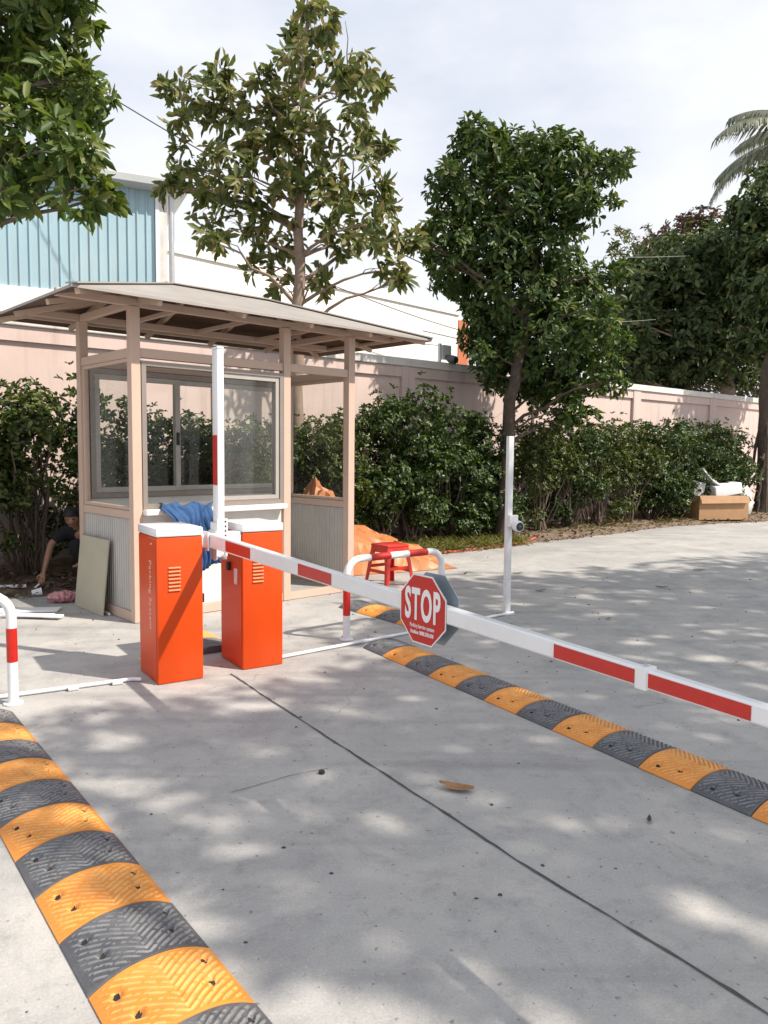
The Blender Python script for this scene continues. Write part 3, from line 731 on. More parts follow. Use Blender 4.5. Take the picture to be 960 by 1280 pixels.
# ------------------------------------------------------------------ speed bumps
SEG, SW, SH = .29, .355, .048
def seg_mesh(name, m, wd, worn):
    nx, ny = 112, 110
    X, Y = np.meshgrid(np.linspace(0,1,nx), np.linspace(0,1,ny), indexing='ij')
    u = (Y-.5)*2
    prof = SH*np.clip(1-np.abs(u)**2.3,0,1) + .006
    # chevron ribs running to the middle of each segment, smooth margins
    ph = (np.abs(Y-.5)*wd*.85 + X*SEG)*2*math.pi/.0265
    rib = (np.tanh(1.6*np.sin(ph))*.5)*.0060
    mask = np.clip((X-.03)/.06,0,1)*np.clip((.97-X)/.06,0,1)*np.clip((.95-np.abs(u))/.10,0,1)
    Z = prof + rib*mask
    H = np.zeros_like(Z); WEAR = np.random.default_rng(6).uniform(0,1,(60,60))
    for hx, hy in ((.25,.15),(.62,.21),(.25,.86),(.62,.79)):
        d = ((X-hx)*SEG/.021)**2 + ((Y-hy)*wd/.015)**2
        Z -= .011*np.exp(-d**2); H = np.maximum(H, (d<.5).astype(float))
    Z[0,:] -= .004; Z[-1,:] -= .004
    V = np.stack([X*(SEG-.003)+.0015, Y*wd, Z],-1).reshape(-1,3).tolist()
    F = []; mi = []
    for i in range(nx-1):
        for j in range(ny-1):
            F.append((i*ny+j,(i+1)*ny+j,(i+1)*ny+j+1,i*ny+j+1)); mi.append(1 if H[i,j]+H[i+1,j+1] > 1 else (2 if rib[i,j]*mask[i,j] > .0011 and WEAR[i//3,j//5] > .22 else 0))
    b = len(V)
    rim = [i*ny for i in range(nx)] + [(nx-1)*ny+j for j in range(1,ny)] + [i*ny+ny-1 for i in range(nx-2,-1,-1)] + [j for j in range(ny-2,0,-1)]
    V += [(V[k][0],V[k][1],.002) for k in rim]
    n = len(rim)
    for k in range(n): F.append((rim[k], b+k, b+(k+1)%n, rim[(k+1)%n])); mi.append(0)
    mb = MB(); mb.v = V; mb.f = [list(f) for f in F]; mb.mi = mi
    return mb.mesh(name, [m, M['hole'], worn], True)
segK = seg_mesh('segment', M['rubber_black'], SW, M['worn_black']); segO = seg_mesh('segment', M['rubber_orange'], SW, M['worn_orange'])
def bump(label, start, az, n, first_black=True, flip=False):
    t = thing('speed_bump', label, 'speed bump', (start[0],start[1],0), R(az))
    for k in range(n):
        blk = (k % 2 == 0) == first_black
        o = link('segment', segK if blk else segO, t); o['label'] = 'black rubber segment' if blk else 'orange rubber segment'
        o.location = (k*SEG, -SW if flip else 0, 0)
    # rounded end tabs
    return t
bump('black and orange speed bump close to the camera, from the foot of the left hoop', (-2.106,4.275), -52.4, 14, True, True)
bump('black and orange rubber speed bump lying under the lowered arm and the STOP sign', (-.152,5.796), -58.0, 15, True)
bump('short black and orange speed bump beside the booth doorway behind the middle hoop', (-.43,7.32), -51.5, 4, True)
bump('stub of speed bump showing on the floor between the two orange cabinets', (-1.70,6.0), -57.0, 2, False)

# ------------------------------------------------------------------ hoops, conduits, camera pole
def hoop(label, A, B, h, bands, legband):
    A = Vector((A[0],A[1],0)); B = Vector((B[0],B[1],0)); d = (B-A); ln = d.length; az = math.atan2(d.y,d.x)
    t = thing('hoop_barrier', label, 'hoop barrier', A, az)
    r = .029; c = .13
    pts = [(0,0,.004),(0,0,h-c)] + [(c-c*math.cos(a), 0, h-c+c*math.sin(a)) for a in [R(15*k) for k in range(1,6)]] + [(c,0,h)]
    pts += [(ln-c,0,h)] + [(ln-c+c*math.sin(a),0,h-c+c*math.cos(a)) for a in [R(15*k) for k in range(1,6)]] + [(ln,0,h-c),(ln,0,.004)]
    MB().tube(pts, r, 16).build('tube', M['white_pole'], t, True)
    for a,b in bands: MB().tube([(c+(ln-2*c)*a,0,h),(c+(ln-2*c)*b,0,h)], r+.0012, 16).build('red_band', M['red_tape'], t, True)
    for xx in (0, ln):
        MB().tube([(xx,0,legband[0]),(xx,0,legband[1])], r+.0012, 16).build('red_band', M['red_tape'], t, True)
        MB().tube([(xx,0,.002),(xx,0,.010)], .055, 16).build('base_plate', M['white_pole'], t, True)
hoop('white hoop barrier with a red band at the left edge beside the near speed bump', (-2.168,4.42), (-3.05,3.90), .655, ((.3,.7),), (.255,.455))
hoop('red and white striped hoop barrier behind the lowered arm beside the red stool', (-.29,6.045), (.51,6.70), .645, ((.13,.40),(.66,.93)), (.20,.405))

def conduit(label, pts, clips):
    p0 = Vector(pts[0]); t = thing('floor_conduit', label, 'pipe', p0)
    P = [Vector(p)-p0 for p in pts]
    MB().tube(P, .0125, 12).build('pipe', M['white_pole'], t, True)
    for c in clips:
        a = P[0].lerp(P[-1], c); d = (P[-1]-P[0]).normalized()
        MB().tube([a-d*.03,a+d*.03], .0165, 12).build('coupling', M['white_pole'], t, True)
    MB().box(-.001,.001,-.001,.001,-.001,.001)
conduit('white conduit pipe on the floor from the left hoop to the nearer orange cabinet', [(-3.2,3.98,.016),(-2.21,4.55,.016),(-1.62,4.885,.016),(-1.56,4.88,.016)], (.35,.78,.92))
conduit('long white conduit pipe on the floor from the middle cabinet to the camera pole', [(-.735,5.46,.016),(.48,6.47,.016),(1.12,7.02,.016),(1.22,7.10,.016)], (.3,.62))

def campole():
    P = (1.152,7.082,0); t = thing('white_post', 'slim square white post carrying a small camera at the edge of the lane', 'post', P, R(20))
    MB().box(-.026,.026,-.026,.026,.010,1.645,ch=.003).build('pole', M['white_pole'], t)
    MB().box(-.07,.07,-.07,.07,.002,.010).build('base_plate', M['metal'], t)
    for a in (-1,1):
        for b in (-1,1): MB().tube([(a*.052,b*.052,.010),(a*.052,b*.052,.02)], .007, 6).build('bolt_or_hole', M['metal'], t)
    MB().box(-.027,.027,-.027,.027,1.6455,1.655,ch=.003).build('end_cap', M['sign_white'], t)
    c = thing('security_camera', 'white bullet camera with a dark lens fixed halfway up the white post', 'camera', (1.152,7.082,.86), R(20))
    MB().box(-.026,.060,-.075,-.0275,-.035,.075,ch=.004).build('mount_box', M['white_paint'], c)
    MB().tube([(.02,-.06,-.01),(.035,-.085,-.02),(.04,-.125,-.026),(.041,-.138,-.027)], [.035,.052,.052,.046], 20).build('housing', M['white_paint'], c, True)
    ln = MB().tube([(.041,-.1385,-.027),(.0412,-.143,-.0272)], [.039,.037], 20).build('lens', M['black'], c, True)
    MB().ball((.0411,-.138,-.027),(.020,.012,.020)).build('lens_glass', M['lens'], ln, True)
M['lens'] = mat('lens glass', (.05,.055,.07), .08, .05, 20, coat=1.0)
campole()
def wallcam(t_, label):
    p = wallpt(t_, .0, 3.12); c = thing('security_camera', label, 'camera', p, math.atan2(WD.y,WD.x))
    MB().box(-.06,-.01,-.02,.03,.002,.34,ch=.004).build('bracket', M['white_paint'], c)
    MB().box(.0,.22,-.04,.05,.06,.32,ch=.008).build('junction_box', M['white_paint'], c)
    h = MB().tube([(.10,-.05,.10),(.10,-.15,.06),(.10,-.26,.03),(.10,-.28,.025)], [.05,.075,.075,.06], 16).build('housing', M['metal_dark'], c, True)
    MB().tube([(.10,-.281,.025),(.10,-.286,.024)], .052, 16).build('lens', M['black'], h, True)
M['metal_dark'] = mat('dark grey housing', (.10,.10,.105), .4, .1, 20)
wallcam(.98, 'small dark camera on a white bracket standing on the wall coping past the booth roof')
wallcam(1.98, 'dark camera on the coping half hidden by the bushy tree')

# ------------------------------------------------------------------ loose things
def cloth():
    # blue work cloth folded over the sill, falling in front of it
    pos = BO + b1*.42 + b2*(-.10); t = thing('blue_cloth', 'crumpled blue cloth hanging over the cream booth sill behind the nearer cabinet', 'cloth', (pos.x,pos.y,0), BAZ)
    path = [(.13,1.005),(.05,1.012),(.0,1.008),(-.03,.975),(-.098,.90),(-.105,.80),(-.11,.70),(-.112,.60),(-.112,.50)]
    fine = []
    for i in range(len(path)-1):
        for k in range(4): f = k/4; fine.append((path[i][0]*(1-f)+path[i+1][0]*f, path[i][1]*(1-f)+path[i+1][1]*f))
    fine.append(path[-1]); n = len(fine); W_ = 40; V = []; F = []
    for i,(yy,z) in enumerate(fine):
        hang = max(0,(i-8)/(n-8)); 
        for k in range(W_+1):
            u = k/W_; xx = -.24 + .50*u + .03*math.sin(i*.4+u*6)
            fold = (.012+.028*hang)*math.sin(u*34+i*.05+1.2*math.sin(u*9)) + .012*math.sin(u*13+i*.22)
            zz = z - (.06*math.sin(u*5)+.10*u*u)*hang*1.2 + .018*math.sin(u*17+i*.5)*(1-hang) + .010
            cut = (.5-u*.0)
            V.append((xx*(1-.12*hang)+.10*hang, yy - abs(fold)*1.0 - .012*hang, zz))
    for i in range(n-1):
        for k in range(W_): 
            F.append((i*(W_+1)+k,(i+1)*(W_+1)+k,(i+1)*(W_+1)+k+1,i*(W_+1)+k+1))
    o = MB().add(V,F).build('folded_cloth', M['blue_cloth'], t, True)
    md = o.modifiers.new('thick','SOLIDIFY'); md.thickness = .006
cloth()

def leaning_board():
    a = BO + b1*(-.135) + b2*1.06; b = BO + b1*(-.135) + b2*.42; d = (b-a).normalized(); n = b1.copy()
    c = (a+b)/2; ln = (b-a).length
    lean = .070; hgt = .68
    V = []
    for off in (0,.012):
        for s_ in (-1,1):
            for z in (0,1):
                q = d*(s_*ln/2) + n*(lean*z + off*1.0); V.append((q.x,q.y,.004 + z*hgt))
    o = MB().add(V,[(0,1,3,2),(4,6,7,5),(0,4,5,1),(2,3,7,6),(1,5,7,3),(0,2,6,4)]).build('leaning_board', M['board'])
    o.location = (c.x,c.y,0); tag(o, 'bare olive beige board leaning against the ribbed side of the booth', 'board')
leaning_board()

def rod(name, label, cat, a, b, r, m):
    c = Vector(a); o = MB().tube([(0,0,0), Vector(b)-c], r, 10).build(name, m, smooth=True); o.location = c; return tag(o, label, cat)
rod('white_rod', 'thin white rod lying on the ground at the foot of the leaning board', 'rod', (-2.93,7.42,.014), (-2.47,6.85,.014), .013, M['white_pole'])
rod('white_lath', 'narrow white lath lying in the shade at the left edge on the soil', 'lath', (-4.35,7.85,.06), (-3.72,7.93,.07), .018, M['white_pole'])
def sheets():
    for k,(x,y,z,rz,lx,ly,lb) in enumerate(((-3.45,6.98,.003,R(8),.9,.16,'long white strip of sheet on the sunny ground beside the left hoop, farthest of three'),
                                           (-3.35,6.76,.003,R(4),.8,.10,'white strip of sheet on the sunny ground, middle of three near the left hoop'),
                                           (-3.10,6.70,.022,R(-6),.55,.08,'short white offcut lying across the strips near the left hoop'))):
        o = MB().box(-lx/2,lx/2,-ly/2,ly/2,0,.018,ch=.003).build('sheet_strip', M['foam']); o.location = (x,y,z); o.rotation_euler = (0,0,rz)
        tag(o, lb, 'sheet', 'white offcuts on the ground')
sheets()
def cup():
    t = thing('paper_cup', 'small white cup lying on its side in the shade below the hanging hand', 'cup', (-3.52,7.72,.045), R(40))
    t.rotation_euler = (R(84),0,R(120))
    MB().tube([(0,0,-.045),(0,0,.045)], [.028,.040], 18, cap=False).tube([(0,0,-.045),(0,0,-.044)], .028, 18).build('cup_wall', M['foam'], t, True)
    MB().tube([(0.04*math.cos(a),.04*math.sin(a),.045) for a in [R(20*k) for k in range(19)]], .003, 6).build('rim', M['foam'], t, True)
cup()
def wrap():
    mb = MB(); rg = random.Random(4); n, s = 14, 12
    V = []; F = []
    for i in range(n):
        f = i/(n-1); rad = .02 + .055*math.sin(math.pi*min(1,f*1.05))**.6
        for k in range(s):
            a = 2*math.pi*k/s; r = rad*rg.uniform(.75,1.2); V.append((-.16+.32*f, r*math.cos(a), .055+max(-.052, r*.8*math.sin(a))))
        if i:
            for k in range(s): F.append(((i-1)*s+k,(i-1)*s+(k+1)%s,i*s+(k+1)%s,i*s+k))
    F += [tuple(range(s)), tuple(range((n-1)*s,n*s))]
    o = mb.add(V,F).build('crumpled_wrapper', M['wrap']); o.location = (-3.12,7.44,.002); o.rotation_euler = (0,0,R(25))
    tag(o, 'crumpled pink and white plastic wrapper on the ground left of the leaning board', 'wrapper')
wrap()

def tarp():
    rg = random.Random(11)
    n, m_ = 30, 20; V = []; F = []
    ax = Vector((math.cos(R(28)), math.sin(R(28)), 0)); ay = Vector((-ax.y, ax.x, 0)); c = Vector((-.30,9.92,0))
    from mathutils import noise as ns
    def hgt(u, v):   # u -1..1 along, v -1..1 across
        e = max(0, 1-(abs(u)**3.0+abs(v)**2.4)); 
        peak = 1.02*math.exp(-((u+.60)/.40)**2) ; low = .50 - .26*(u+.2)
        h = max(peak, low*(1-.2*v*v)) * e**.55
        q = ns.noise(Vector((u*2.6,v*2.2,.3))); q2 = ns.noise(Vector((u*7,v*6,1.3))); rd = 1-abs(ns.noise(Vector((u*3.3+5,v*3.1,2.))))*2
        return max(.006, h*(1+.22*q+.11*q2+.20*rd))
    for i in range(n):
        for j in range(m_):
            u = -1+2*i/(n-1); v = -1+2*j/(m_-1)
            wob = .06*ns.noise(Vector((u*3,v*3,7)))
            p = ax*(u*1.12+wob) + ay*(v*.60+wob); e_ = 0 if i in (0,n-1) or j in (0,m_-1) else 1; V.append((p.x+rg.uniform(-.03,.03)*e_,p.y+rg.uniform(-.03,.03)*e_,hgt(u,v)+rg.uniform(0,.035)*e_))
    for i in range(n-1):
        for j in range(m_-1): a,b,c_,d_ = i*m_+j,(i+1)*m_+j,(i+1)*m_+j+1,i*m_+j+1; F += [(a,b,c_),(a,c_,d_)] if rg.random()<.5 else [(a,b,d_),(b,c_,d_)]
    o = MB().add(V,F).build('tarpaulin_heap', M['tarp'], smooth=True); o.data.set_sharp_from_angle(angle=R(24)); o.location = c
    tag(o, 'heap of crumpled orange tarpaulin between the booth and the hedge behind the red stool', 'tarpaulin')
tarp()

def stool():
    t = thing('plastic_stool', 'red plastic stool with splayed legs standing in front of the orange tarpaulin', 'stool', (.07,8.62,0), R(38))
    tw, bw, h = .145, .205, .47
    MB().box(-tw-.01,tw+.01,-tw-.01,tw+.01,h-.03,h,ch=.010).build('seat', M['stool'], t, True)
    def q(sx,sy,z,k=0): f = 1-(z/h); w_ = tw+(bw-tw)*f; return Vector((sx*w_,sy*w_,z))
    for sx in (-1,1):
        for sy in (-1,1):
            mb = MB(); top = q(sx,sy,h-.03); bot = q(sx,sy,.002)
            V = []
            for p,wd in ((top,.075),(q(sx,sy,h*.55),.045),(bot,.040)):
                V += [(p.x,p.y,p.z),(p.x-sx*wd,p.y,p.z),(p.x-sx*wd,p.y-sy*.010,p.z),(p.x-sx*.010,p.y-sy*.010,p.z),(p.x-sx*.010,p.y-sy*wd,p.z),(p.x,p.y-sy*wd,p.z)]
            F = [tuple(range(6)), tuple(range(12,18))] + [(r*6+i,r*6+(i+1)%6,r*6+6+(i+1)%6,r*6+6+i) for r in range(2) for i in range(6)]
            mb.add(V,F).build('leg', M['stool'], t)
    zz = .17
    for sx in (-1,1):
        a = q(sx,-1,zz); b = q(sx,1,zz); MB().beam(a+Vector((-sx*.006,.045,0)), b+Vector((-sx*.006,-.045,0)), .012,.035).build('stretcher', M['stool'], t)
        a = q(-1,sx,zz+.04); b = q(1,sx,zz+.04); MB().beam(a+Vector((.045,-sx*.006,0)), b+Vector((-.045,-sx*.006,0)), .012,.035).build('stretcher', M['stool'], t)
    for sx in (-1,1):
        a = q(sx,-1,h-.06); b = q(sx,1,h-.06); MB().beam(a+Vector((-sx*.008,.07,0)), b+Vector((-sx*.008,-.07,0)), .010,.06).build('apron', M['stool'], t)
        a = q(-1,sx,h-.06); b = q(1,sx,h-.06); MB().beam(a+Vector((.07,-sx*.008,0)), b+Vector((-.07,-sx*.008,0)), .010,.06).build('apron', M['stool'], t)
stool()
def pot():
    p = BO + b1*1.85 + b2*.85; t = thing('maroon_jar', 'small round maroon jar on the booth floor by the open doorway', 'jar', (p.x,p.y,.031))
    pr = [(.06,0),(.10,.03),(.125,.10),(.12,.17),(.09,.22),(.075,.24)]
    MB().tube([(0,0,z) for _,z in pr], [r for r,_ in pr], 20).build('jar_body', M['maroon'], t, True)
    MB().tube([(0,0,.241),(0,0,.262)], [.08,.06], 20).build('lid', M['sill'], t, True)
pot()

def carton():
    t = thing('cardboard_box', 'open cardboard carton on the soil at the foot of the hedge on the right', 'box', (7.55,17.55,.0), R(12))
    w_, d_, h_ = .62, .36, .60; th = .012
    MB().box(-w_,w_,-d_,-d_+th,.06,h_).box(-w_,w_,d_-th,d_,.06,h_).box(-w_,-w_+th,-d_+th,d_-th,.06,h_).box(w_-th,w_,-d_+th,d_-th,.06,h_).box(-w_+th,w_-th,-d_+th,d_-th,.06,.075).build('carton_wall', M['card'], t)
    for s_ in (-1,1):
        MB().add([(-w_,s_*d_,h_),(w_,s_*d_,h_),(w_*.98,s_*(d_+.07),h_-.16),(-w_*.98,s_*(d_+.07),h_-.17),(-w_,s_*(d_-.008),h_+.002),(w_,s_*(d_-.008),h_+.002)],[(0,1,2,3),(0,4,5,1)]).build('flap', M['card'], t)
        MB().add([(s_*w_,-d_,h_),(s_*w_,d_,h_),(s_*(w_+.10),d_*.95,h_-.13),(s_*(w_+.10),-d_*.95,h_-.13)],[(0,1,2,3)]).build('flap', M['card'], t)
    def block(x,y,z,lx,ly,lz,r,lb):
        o = MB().box(-lx,lx,-ly,ly,-lz,lz,ch=.02).build('foam_block', M['foam']); o.location = (7.55+x,17.55+y,z); o.rotation_euler = r
        tag(o, lb, 'foam', 'white foam packing in the carton')
    block(-.42,-.02,.66,.13,.10,.24,(R(4),R(8),R(12)),'upright white foam slab at the left end of the cardboard carton')
    block(.22,.02,.72,.36,.16,.13,(R(3),R(-8),R(16)),'thick white foam slab lying in the right half of the cardboard carton')
    # curved moulded sheet sticking up
    V = []; F = []; n = 14
    for i in range(n):
        f = i/(n-1); xx = -.38+.62*f; zz = .78 + .40*(1-f)**2.2
        for yy, o_ in ((-.15,0),(.15,0),(.15,.03),(-.15,.03)): V.append((xx + o_*.6, yy*(1-.55*(1-f)**2), zz+o_))
        if i: F += [((i-1)*4+k,(i-1)*4+(k+1)%4,i*4+(k+1)%4,i*4+k) for k in range(4)]
    F += [(0,1,2,3),((n-1)*4,(n-1)*4+3,(n-1)*4+2,(n-1)*4+1)]
    o = MB().add(V,F).build('foam_sheet', M['foam'], smooth=True); o.location = (7.55,17.52,0); o.rotation_euler = (0,0,R(12))
    tag(o, 'curled white foam sheet pointing up out of the cardboard carton', 'foam', 'white foam packing in the carton')
    mb = MB(); rg = random.Random(3); V = []; F = []; n, s = 9, 14
    for i in range(n):
        f = i/(n-1); rad = .30*(math.sin(math.pi*min(1,.18+f*.8))**.7)*(1-.25*f)
        for k in range(s): a = 2*math.pi*k/s; r = rad*rg.uniform(.8,1.15); V.append((r*math.cos(a), r*.8*math.sin(a), .0+.85*f*rg.uniform(.93,1.05)))
        if i: F += [((i-1)*s+k,(i-1)*s+(k+1)%s,i*s+(k+1)%s,i*s+k) for k in range(s)]
    F += [tuple(range(s)), tuple(range((n-1)*s,n*s))]
    o = mb.add(V,F).build('plastic_bag', M['bag'], smooth=True); o.location = (8.72,18.75,.05)
    tag(o, 'pale greenish plastic sack slumped beside the cardboard carton', 'bag')
carton()
def hose():
    pts = [(.78,11.24,.025),(1.15,11.55,.02),(1.55,11.98,.02),(2.0,12.30,.02),(2.35,12.75,.025),(2.6,13.1,.06)]
    o = MB().tube([Vector(p)-Vector(pts[0]) for p in pts], .022, 8).build('red_hose', M['hose'], smooth=True); o.location = pts[0]
    tag(o, 'thin reddish hose lying along the edge of the soil bed', 'hose')
hose()

def fallen(x, y, ln, wd, rz, m, lb, curl=.3):
    V = []; F = []; n = 9
    for i in range(n):
        f = i/(n-1); w_ = wd*math.sin(math.pi*min(1,.06+f*.93))**.8; z = .006 + curl*ln*(f-.4)**2
        V += [(ln*(f-.5), -w_/2, z+curl*wd*.5), (ln*(f-.5), 0, z), (ln*(f-.5), w_/2, z+curl*wd*.35)]
        if i: F += [(3*i-3,3*i,3*i+1,3*i-2),(3*i-2,3*i+1,3*i+2,3*i-1)]
    o = MB().add(V,F).build('fallen_leaf', m, smooth=True); o.location = (x,y,.004); o.rotation_euler = (0,0,rz)
    return tag(o, lb, 'leaf', 'fallen leaves on the concrete')
fallen(.335,3.32,.155,.065,R(165),M['dry_leaf'],'large curled brown leaf lying on the bare concrete below the STOP sign')
fallen(1.10,3.045,.055,.018,R(70),M['dark_leaf'],'small dark leaf on the concrete in front of the speed bump under the arm')
for x,y,l,r,lb in ((1.72,8.30,.13,20,'dark curled leaf on the road right of the white post, nearer one'),(1.02,9.45,.11,60,'dark leaf on the road just left of the white post'),
                   (1.68,9.5,.13,10,'thin dark leaf on the sunny edge of the shade behind the white post'),(4.1,9.9,.15,-10,'dark leaf far out on the shaded road towards the carton'),
                   (3.15,8.6,.14,-25,'slender dark twig-like leaf on the middle of the shaded road'),(2.05,6.9,.07,40,'small dark leaf on the shaded road beyond the arm'),
                   (-.08,6.75,.07,15,'small dark leaf on the concrete between the middle hoop and the booth')):
    fallen(x,y,l,l*.3,R(r),M['dark_leaf'],lb)
o = MB().tube([(0,0,0),(0,0,.012)], [.016,.014], 14).build('rubber_cap', M['black'], smooth=True); o.location = (-.279,3.484,.003)
tag(o, 'small black round cap lying on the concrete left of the joint', 'cap')

def grit():
    rg = np.random.default_rng(77); mb = MB()
    for i in range(420):
        y_ = rg.uniform(1.8,11) if i % 3 else rg.uniform(4,9); x_ = rg.uniform(-.62*y_-.2, .6*y_)
        r = rg.uniform(.002,.007) * (1 + .12*y_); V = []
        for k in range(5): a = 6.283*k/5; V.append((x_+r*rg.uniform(.6,1.4)*math.cos(a), y_+r*rg.uniform(.6,1.4)*math.sin(a), .001))
        V.append((x_, y_, r*rg.uniform(.5,1.0)))
        mb.add(V, [(k,(k+1)%5,5) for k in range(5)], int(rg.integers(0,2)))
    tag(mb.build('grit', [M['dark_leaf'], M['grit']]), kind='stuff', label='grit and crumbs of dry leaf strewn over the concrete', cat='grit')
M['grit'] = mat('pale grit', (.30,.26,.21), .9, .3, 40)
grit()

# overhead lines
def line_(name, a, b, sag, r, m, lb):
    p0 = Vector(a); P = [p - p0 for p in curve_pts(a, b, -sag, 16)]
    o = MB().tube(P, r, 6).build(name, m, smooth=True); o.location = p0; tag(o, lb, 'cable')
line_('overhead_cable', (-7.2,15.0,9.3), (1.5,16.0,5.0), .25, .012, M['cable'], 'thin dark cable sloping down past the blue shed roof')
line_('overhead_cable', (-9.5,15.5,5.9), (2.1,25.0,4.9), .5, .012, M['cable'], 'thin cable crossing low in front of the blue cladding')
line_('overhead_cable', (-2.0,18.0,5.6), (5.0,27.0,5.2), .2, .012, M['cable'], 'thin cable crossing the upper part of the white warehouse wall')
line_('overhead_cable', (.9,19.0,4.45), (6.3,22.5,4.2), .1, .012, M['cable'], 'thin cable crossing the foot of the white wall by the brick pier')
line_('rope_line', (3.4,14.0,5.0), (7.7,20.0,6.55),  .02, .0035, M['rope'], 'upper pale rope strung from the bushy tree to the dark trees')
line_('rope_line', (3.4,14.0,3.85), (6.9,20.0,4.95),  .02, .0035, M['rope'], 'lower pale rope strung from the bushy tree to the dark trees')

make_tree('broadleaf_tree','slender open crowned tree with drooping olive leaves rising behind the booth roof',(-1.29,11.4),[(-1.29,11.4,0,.105),(-1.29,11.4,2,.095),(-1.28,11.4,3.6,.085),(-1.26,11.4,5.0,.065),(-1.22,11.4,6.4,.04),(-1.15,11.4,8.0,.012)],[(-2.54, 11.03, 6.33, 0.39, 0.8), (-2.85, 11.46, 5.62, 0.33, 0.8), (-2.08, 11.22, 6.14, 0.49, 0.8), (-1.62, 11.55, 6.61, 0.46, 0.8), (-1.05, 11.58, 7.13, 0.48, 0.8), (-0.92, 10.79, 7.22, 0.22, 0.8), (-0.49, 10.72, 6.41, 0.45, 0.8), (-0.63, 11.87, 6.25, 0.49, 0.8), (-1.5, 11.06, 5.49, 0.55, 0.8), (-2.18, 11.03, 5.36, 0.44, 0.8), (-2.89, 12.09, 5.34, 0.31, 0.8), (-2.11, 11.36, 4.89, 0.43, 0.8), (-1.73, 11.87, 4.61, 0.37, 0.8), (-1.06, 11.37, 5.21, 0.53, 0.8), (-0.52, 11.59, 5.46, 0.48, 0.8), (-0.35, 10.91, 4.64, 0.43, 0.8), (-0.75, 11.59, 4.54, 0.36, 0.8), (-0.02, 11.92, 4.72, 0.25, 0.8), (0.1, 11.43, 4.14, 0.18, 0.8), (-1.83, 11.74, 4.22, 0.29, 0.8), (-2.4, 11.64, 4.72, 0.29, 0.8), (-2.43, 10.79, 4.37, 0.2, 0.8), (-1.5, 11.76, 3.96, 0.2, 0.8), (-0.95, 11.53, 3.99, 0.18, 0.8), (-1.17, 11.12, 6.0, 0.49, 0.8), (-1.24, 10.74, 6.88, 0.27, 0.8), (-0.23, 11.91, 5.28, 0.35, 0.8), (-2.91, 11.36, 6.19, 0.19, 0.8), (-3.19, 11.71, 6.81, 0.11, 0.8), (-3.22, 11.93, 5.7, 0.11, 0.8), (-3.26, 11.7, 5.36, 0.09, 0.8), (0.37, 11.99, 4.72, 0.11, 0.8), (0.2, 11.25, 3.94, 0.11, 0.8), (-0.13, 11.82, 6.84, 0.11, 0.8), (-1.13, 11.32, 7.73, 0.11, 0.8), (-1.48, 12.01, 7.81, 0.1, 0.8), (-0.06, 11.93, 6.05, 0.12, 0.8), (-1.68, 10.84, 6.56, 0.1, 0.8), (-2.29, 10.89, 6.68, 0.09, 0.8)],M['leaf_a'],88,10,.215,.078,M['bark_pale'],21,twigs=16,inner=.15,up=.35,droop=.55)
make_tree('broadleaf_tree','bushy tree with a dense column of deep green leaves standing in front of the wall',(2.03,13.0),[(2.03,13,0,.13),(2.06,13,1.4,.115),(2.1,13,2.4,.10),(2.3,13,3.4,.08),(2.45,13,4.6,.055),(2.4,13,6.2,.02)],[(1.43, 12.49, 6.28, 0.43, 0.85), (2.24, 13.84, 6.6, 0.58, 0.85), (2.83, 12.89, 6.19, 0.54, 0.85), (3.57, 13.23, 6.23, 0.32, 0.85), (1.12, 12.64, 5.65, 0.46, 0.85), (2.06, 13.01, 5.63, 0.69, 0.85), (2.96, 12.79, 5.49, 0.47, 0.85), (0.94, 12.73, 4.95, 0.44, 0.85), (1.8, 13.15, 4.92, 0.7, 0.85), (2.66, 13.15, 4.9, 0.6, 0.85), (1.22, 13.73, 4.54, 0.4, 0.85), (2.14, 13.33, 4.17, 0.78, 0.85), (3.13, 13.77, 4.2, 0.7, 0.85), (3.6, 13.64, 4.52, 0.27, 0.85), (1.99, 13.88, 3.58, 0.64, 0.85), (2.84, 13.31, 3.37, 0.8, 0.85), (3.37, 12.39, 3.47, 0.34, 0.85), (3.6, 13.65, 2.98, 0.5, 0.85), (2.32, 13.84, 2.94, 0.53, 0.85), (2.95, 13.73, 2.59, 0.5, 0.85), (3.13, 13.12, 2.25, 0.23, 0.85), (1.79, 13.38, 2.93, 0.22, 0.85), (1.29, 12.48, 6.6, 0.18, 0.85), (1.69, 13.6, 6.93, 0.18, 0.85), (2.71, 13.13, 6.65, 0.19, 0.85), (2.23, 12.61, 6.39, 0.13, 0.85), (3.57, 12.21, 5.94, 0.15, 0.85), (4.1, 13.64, 6.62, 0.09, 0.85), (0.7, 13.88, 5.42, 0.2, 0.85), (0.51, 12.26, 4.79, 0.11, 0.85), (3.99, 13.54, 4.63, 0.18, 0.85), (3.87, 12.84, 3.38, 0.17, 0.85), (3.65, 12.37, 2.64, 0.17, 0.85), (0.8, 12.63, 4.52, 0.16, 0.85), (3.54, 13.48, 2.13, 0.17, 0.85), (3.07, 13.67, 2.05, 0.14, 0.85), (0.93, 12.18, 5.8, 0.16, 0.85), (3.79, 13.21, 5.73, 0.12, 0.85), (3.48, 12.18, 3.77, 0.13, 0.85), (1.47, 13.39, 3.97, 0.18, 0.85), (1.54, 12.7, 3.14, 0.13, 0.85)],M['leaf_c'],520,8,.155,.060,M['bark_dark'],31,twigs=5,inner=.2,up=.5,droop=.3)
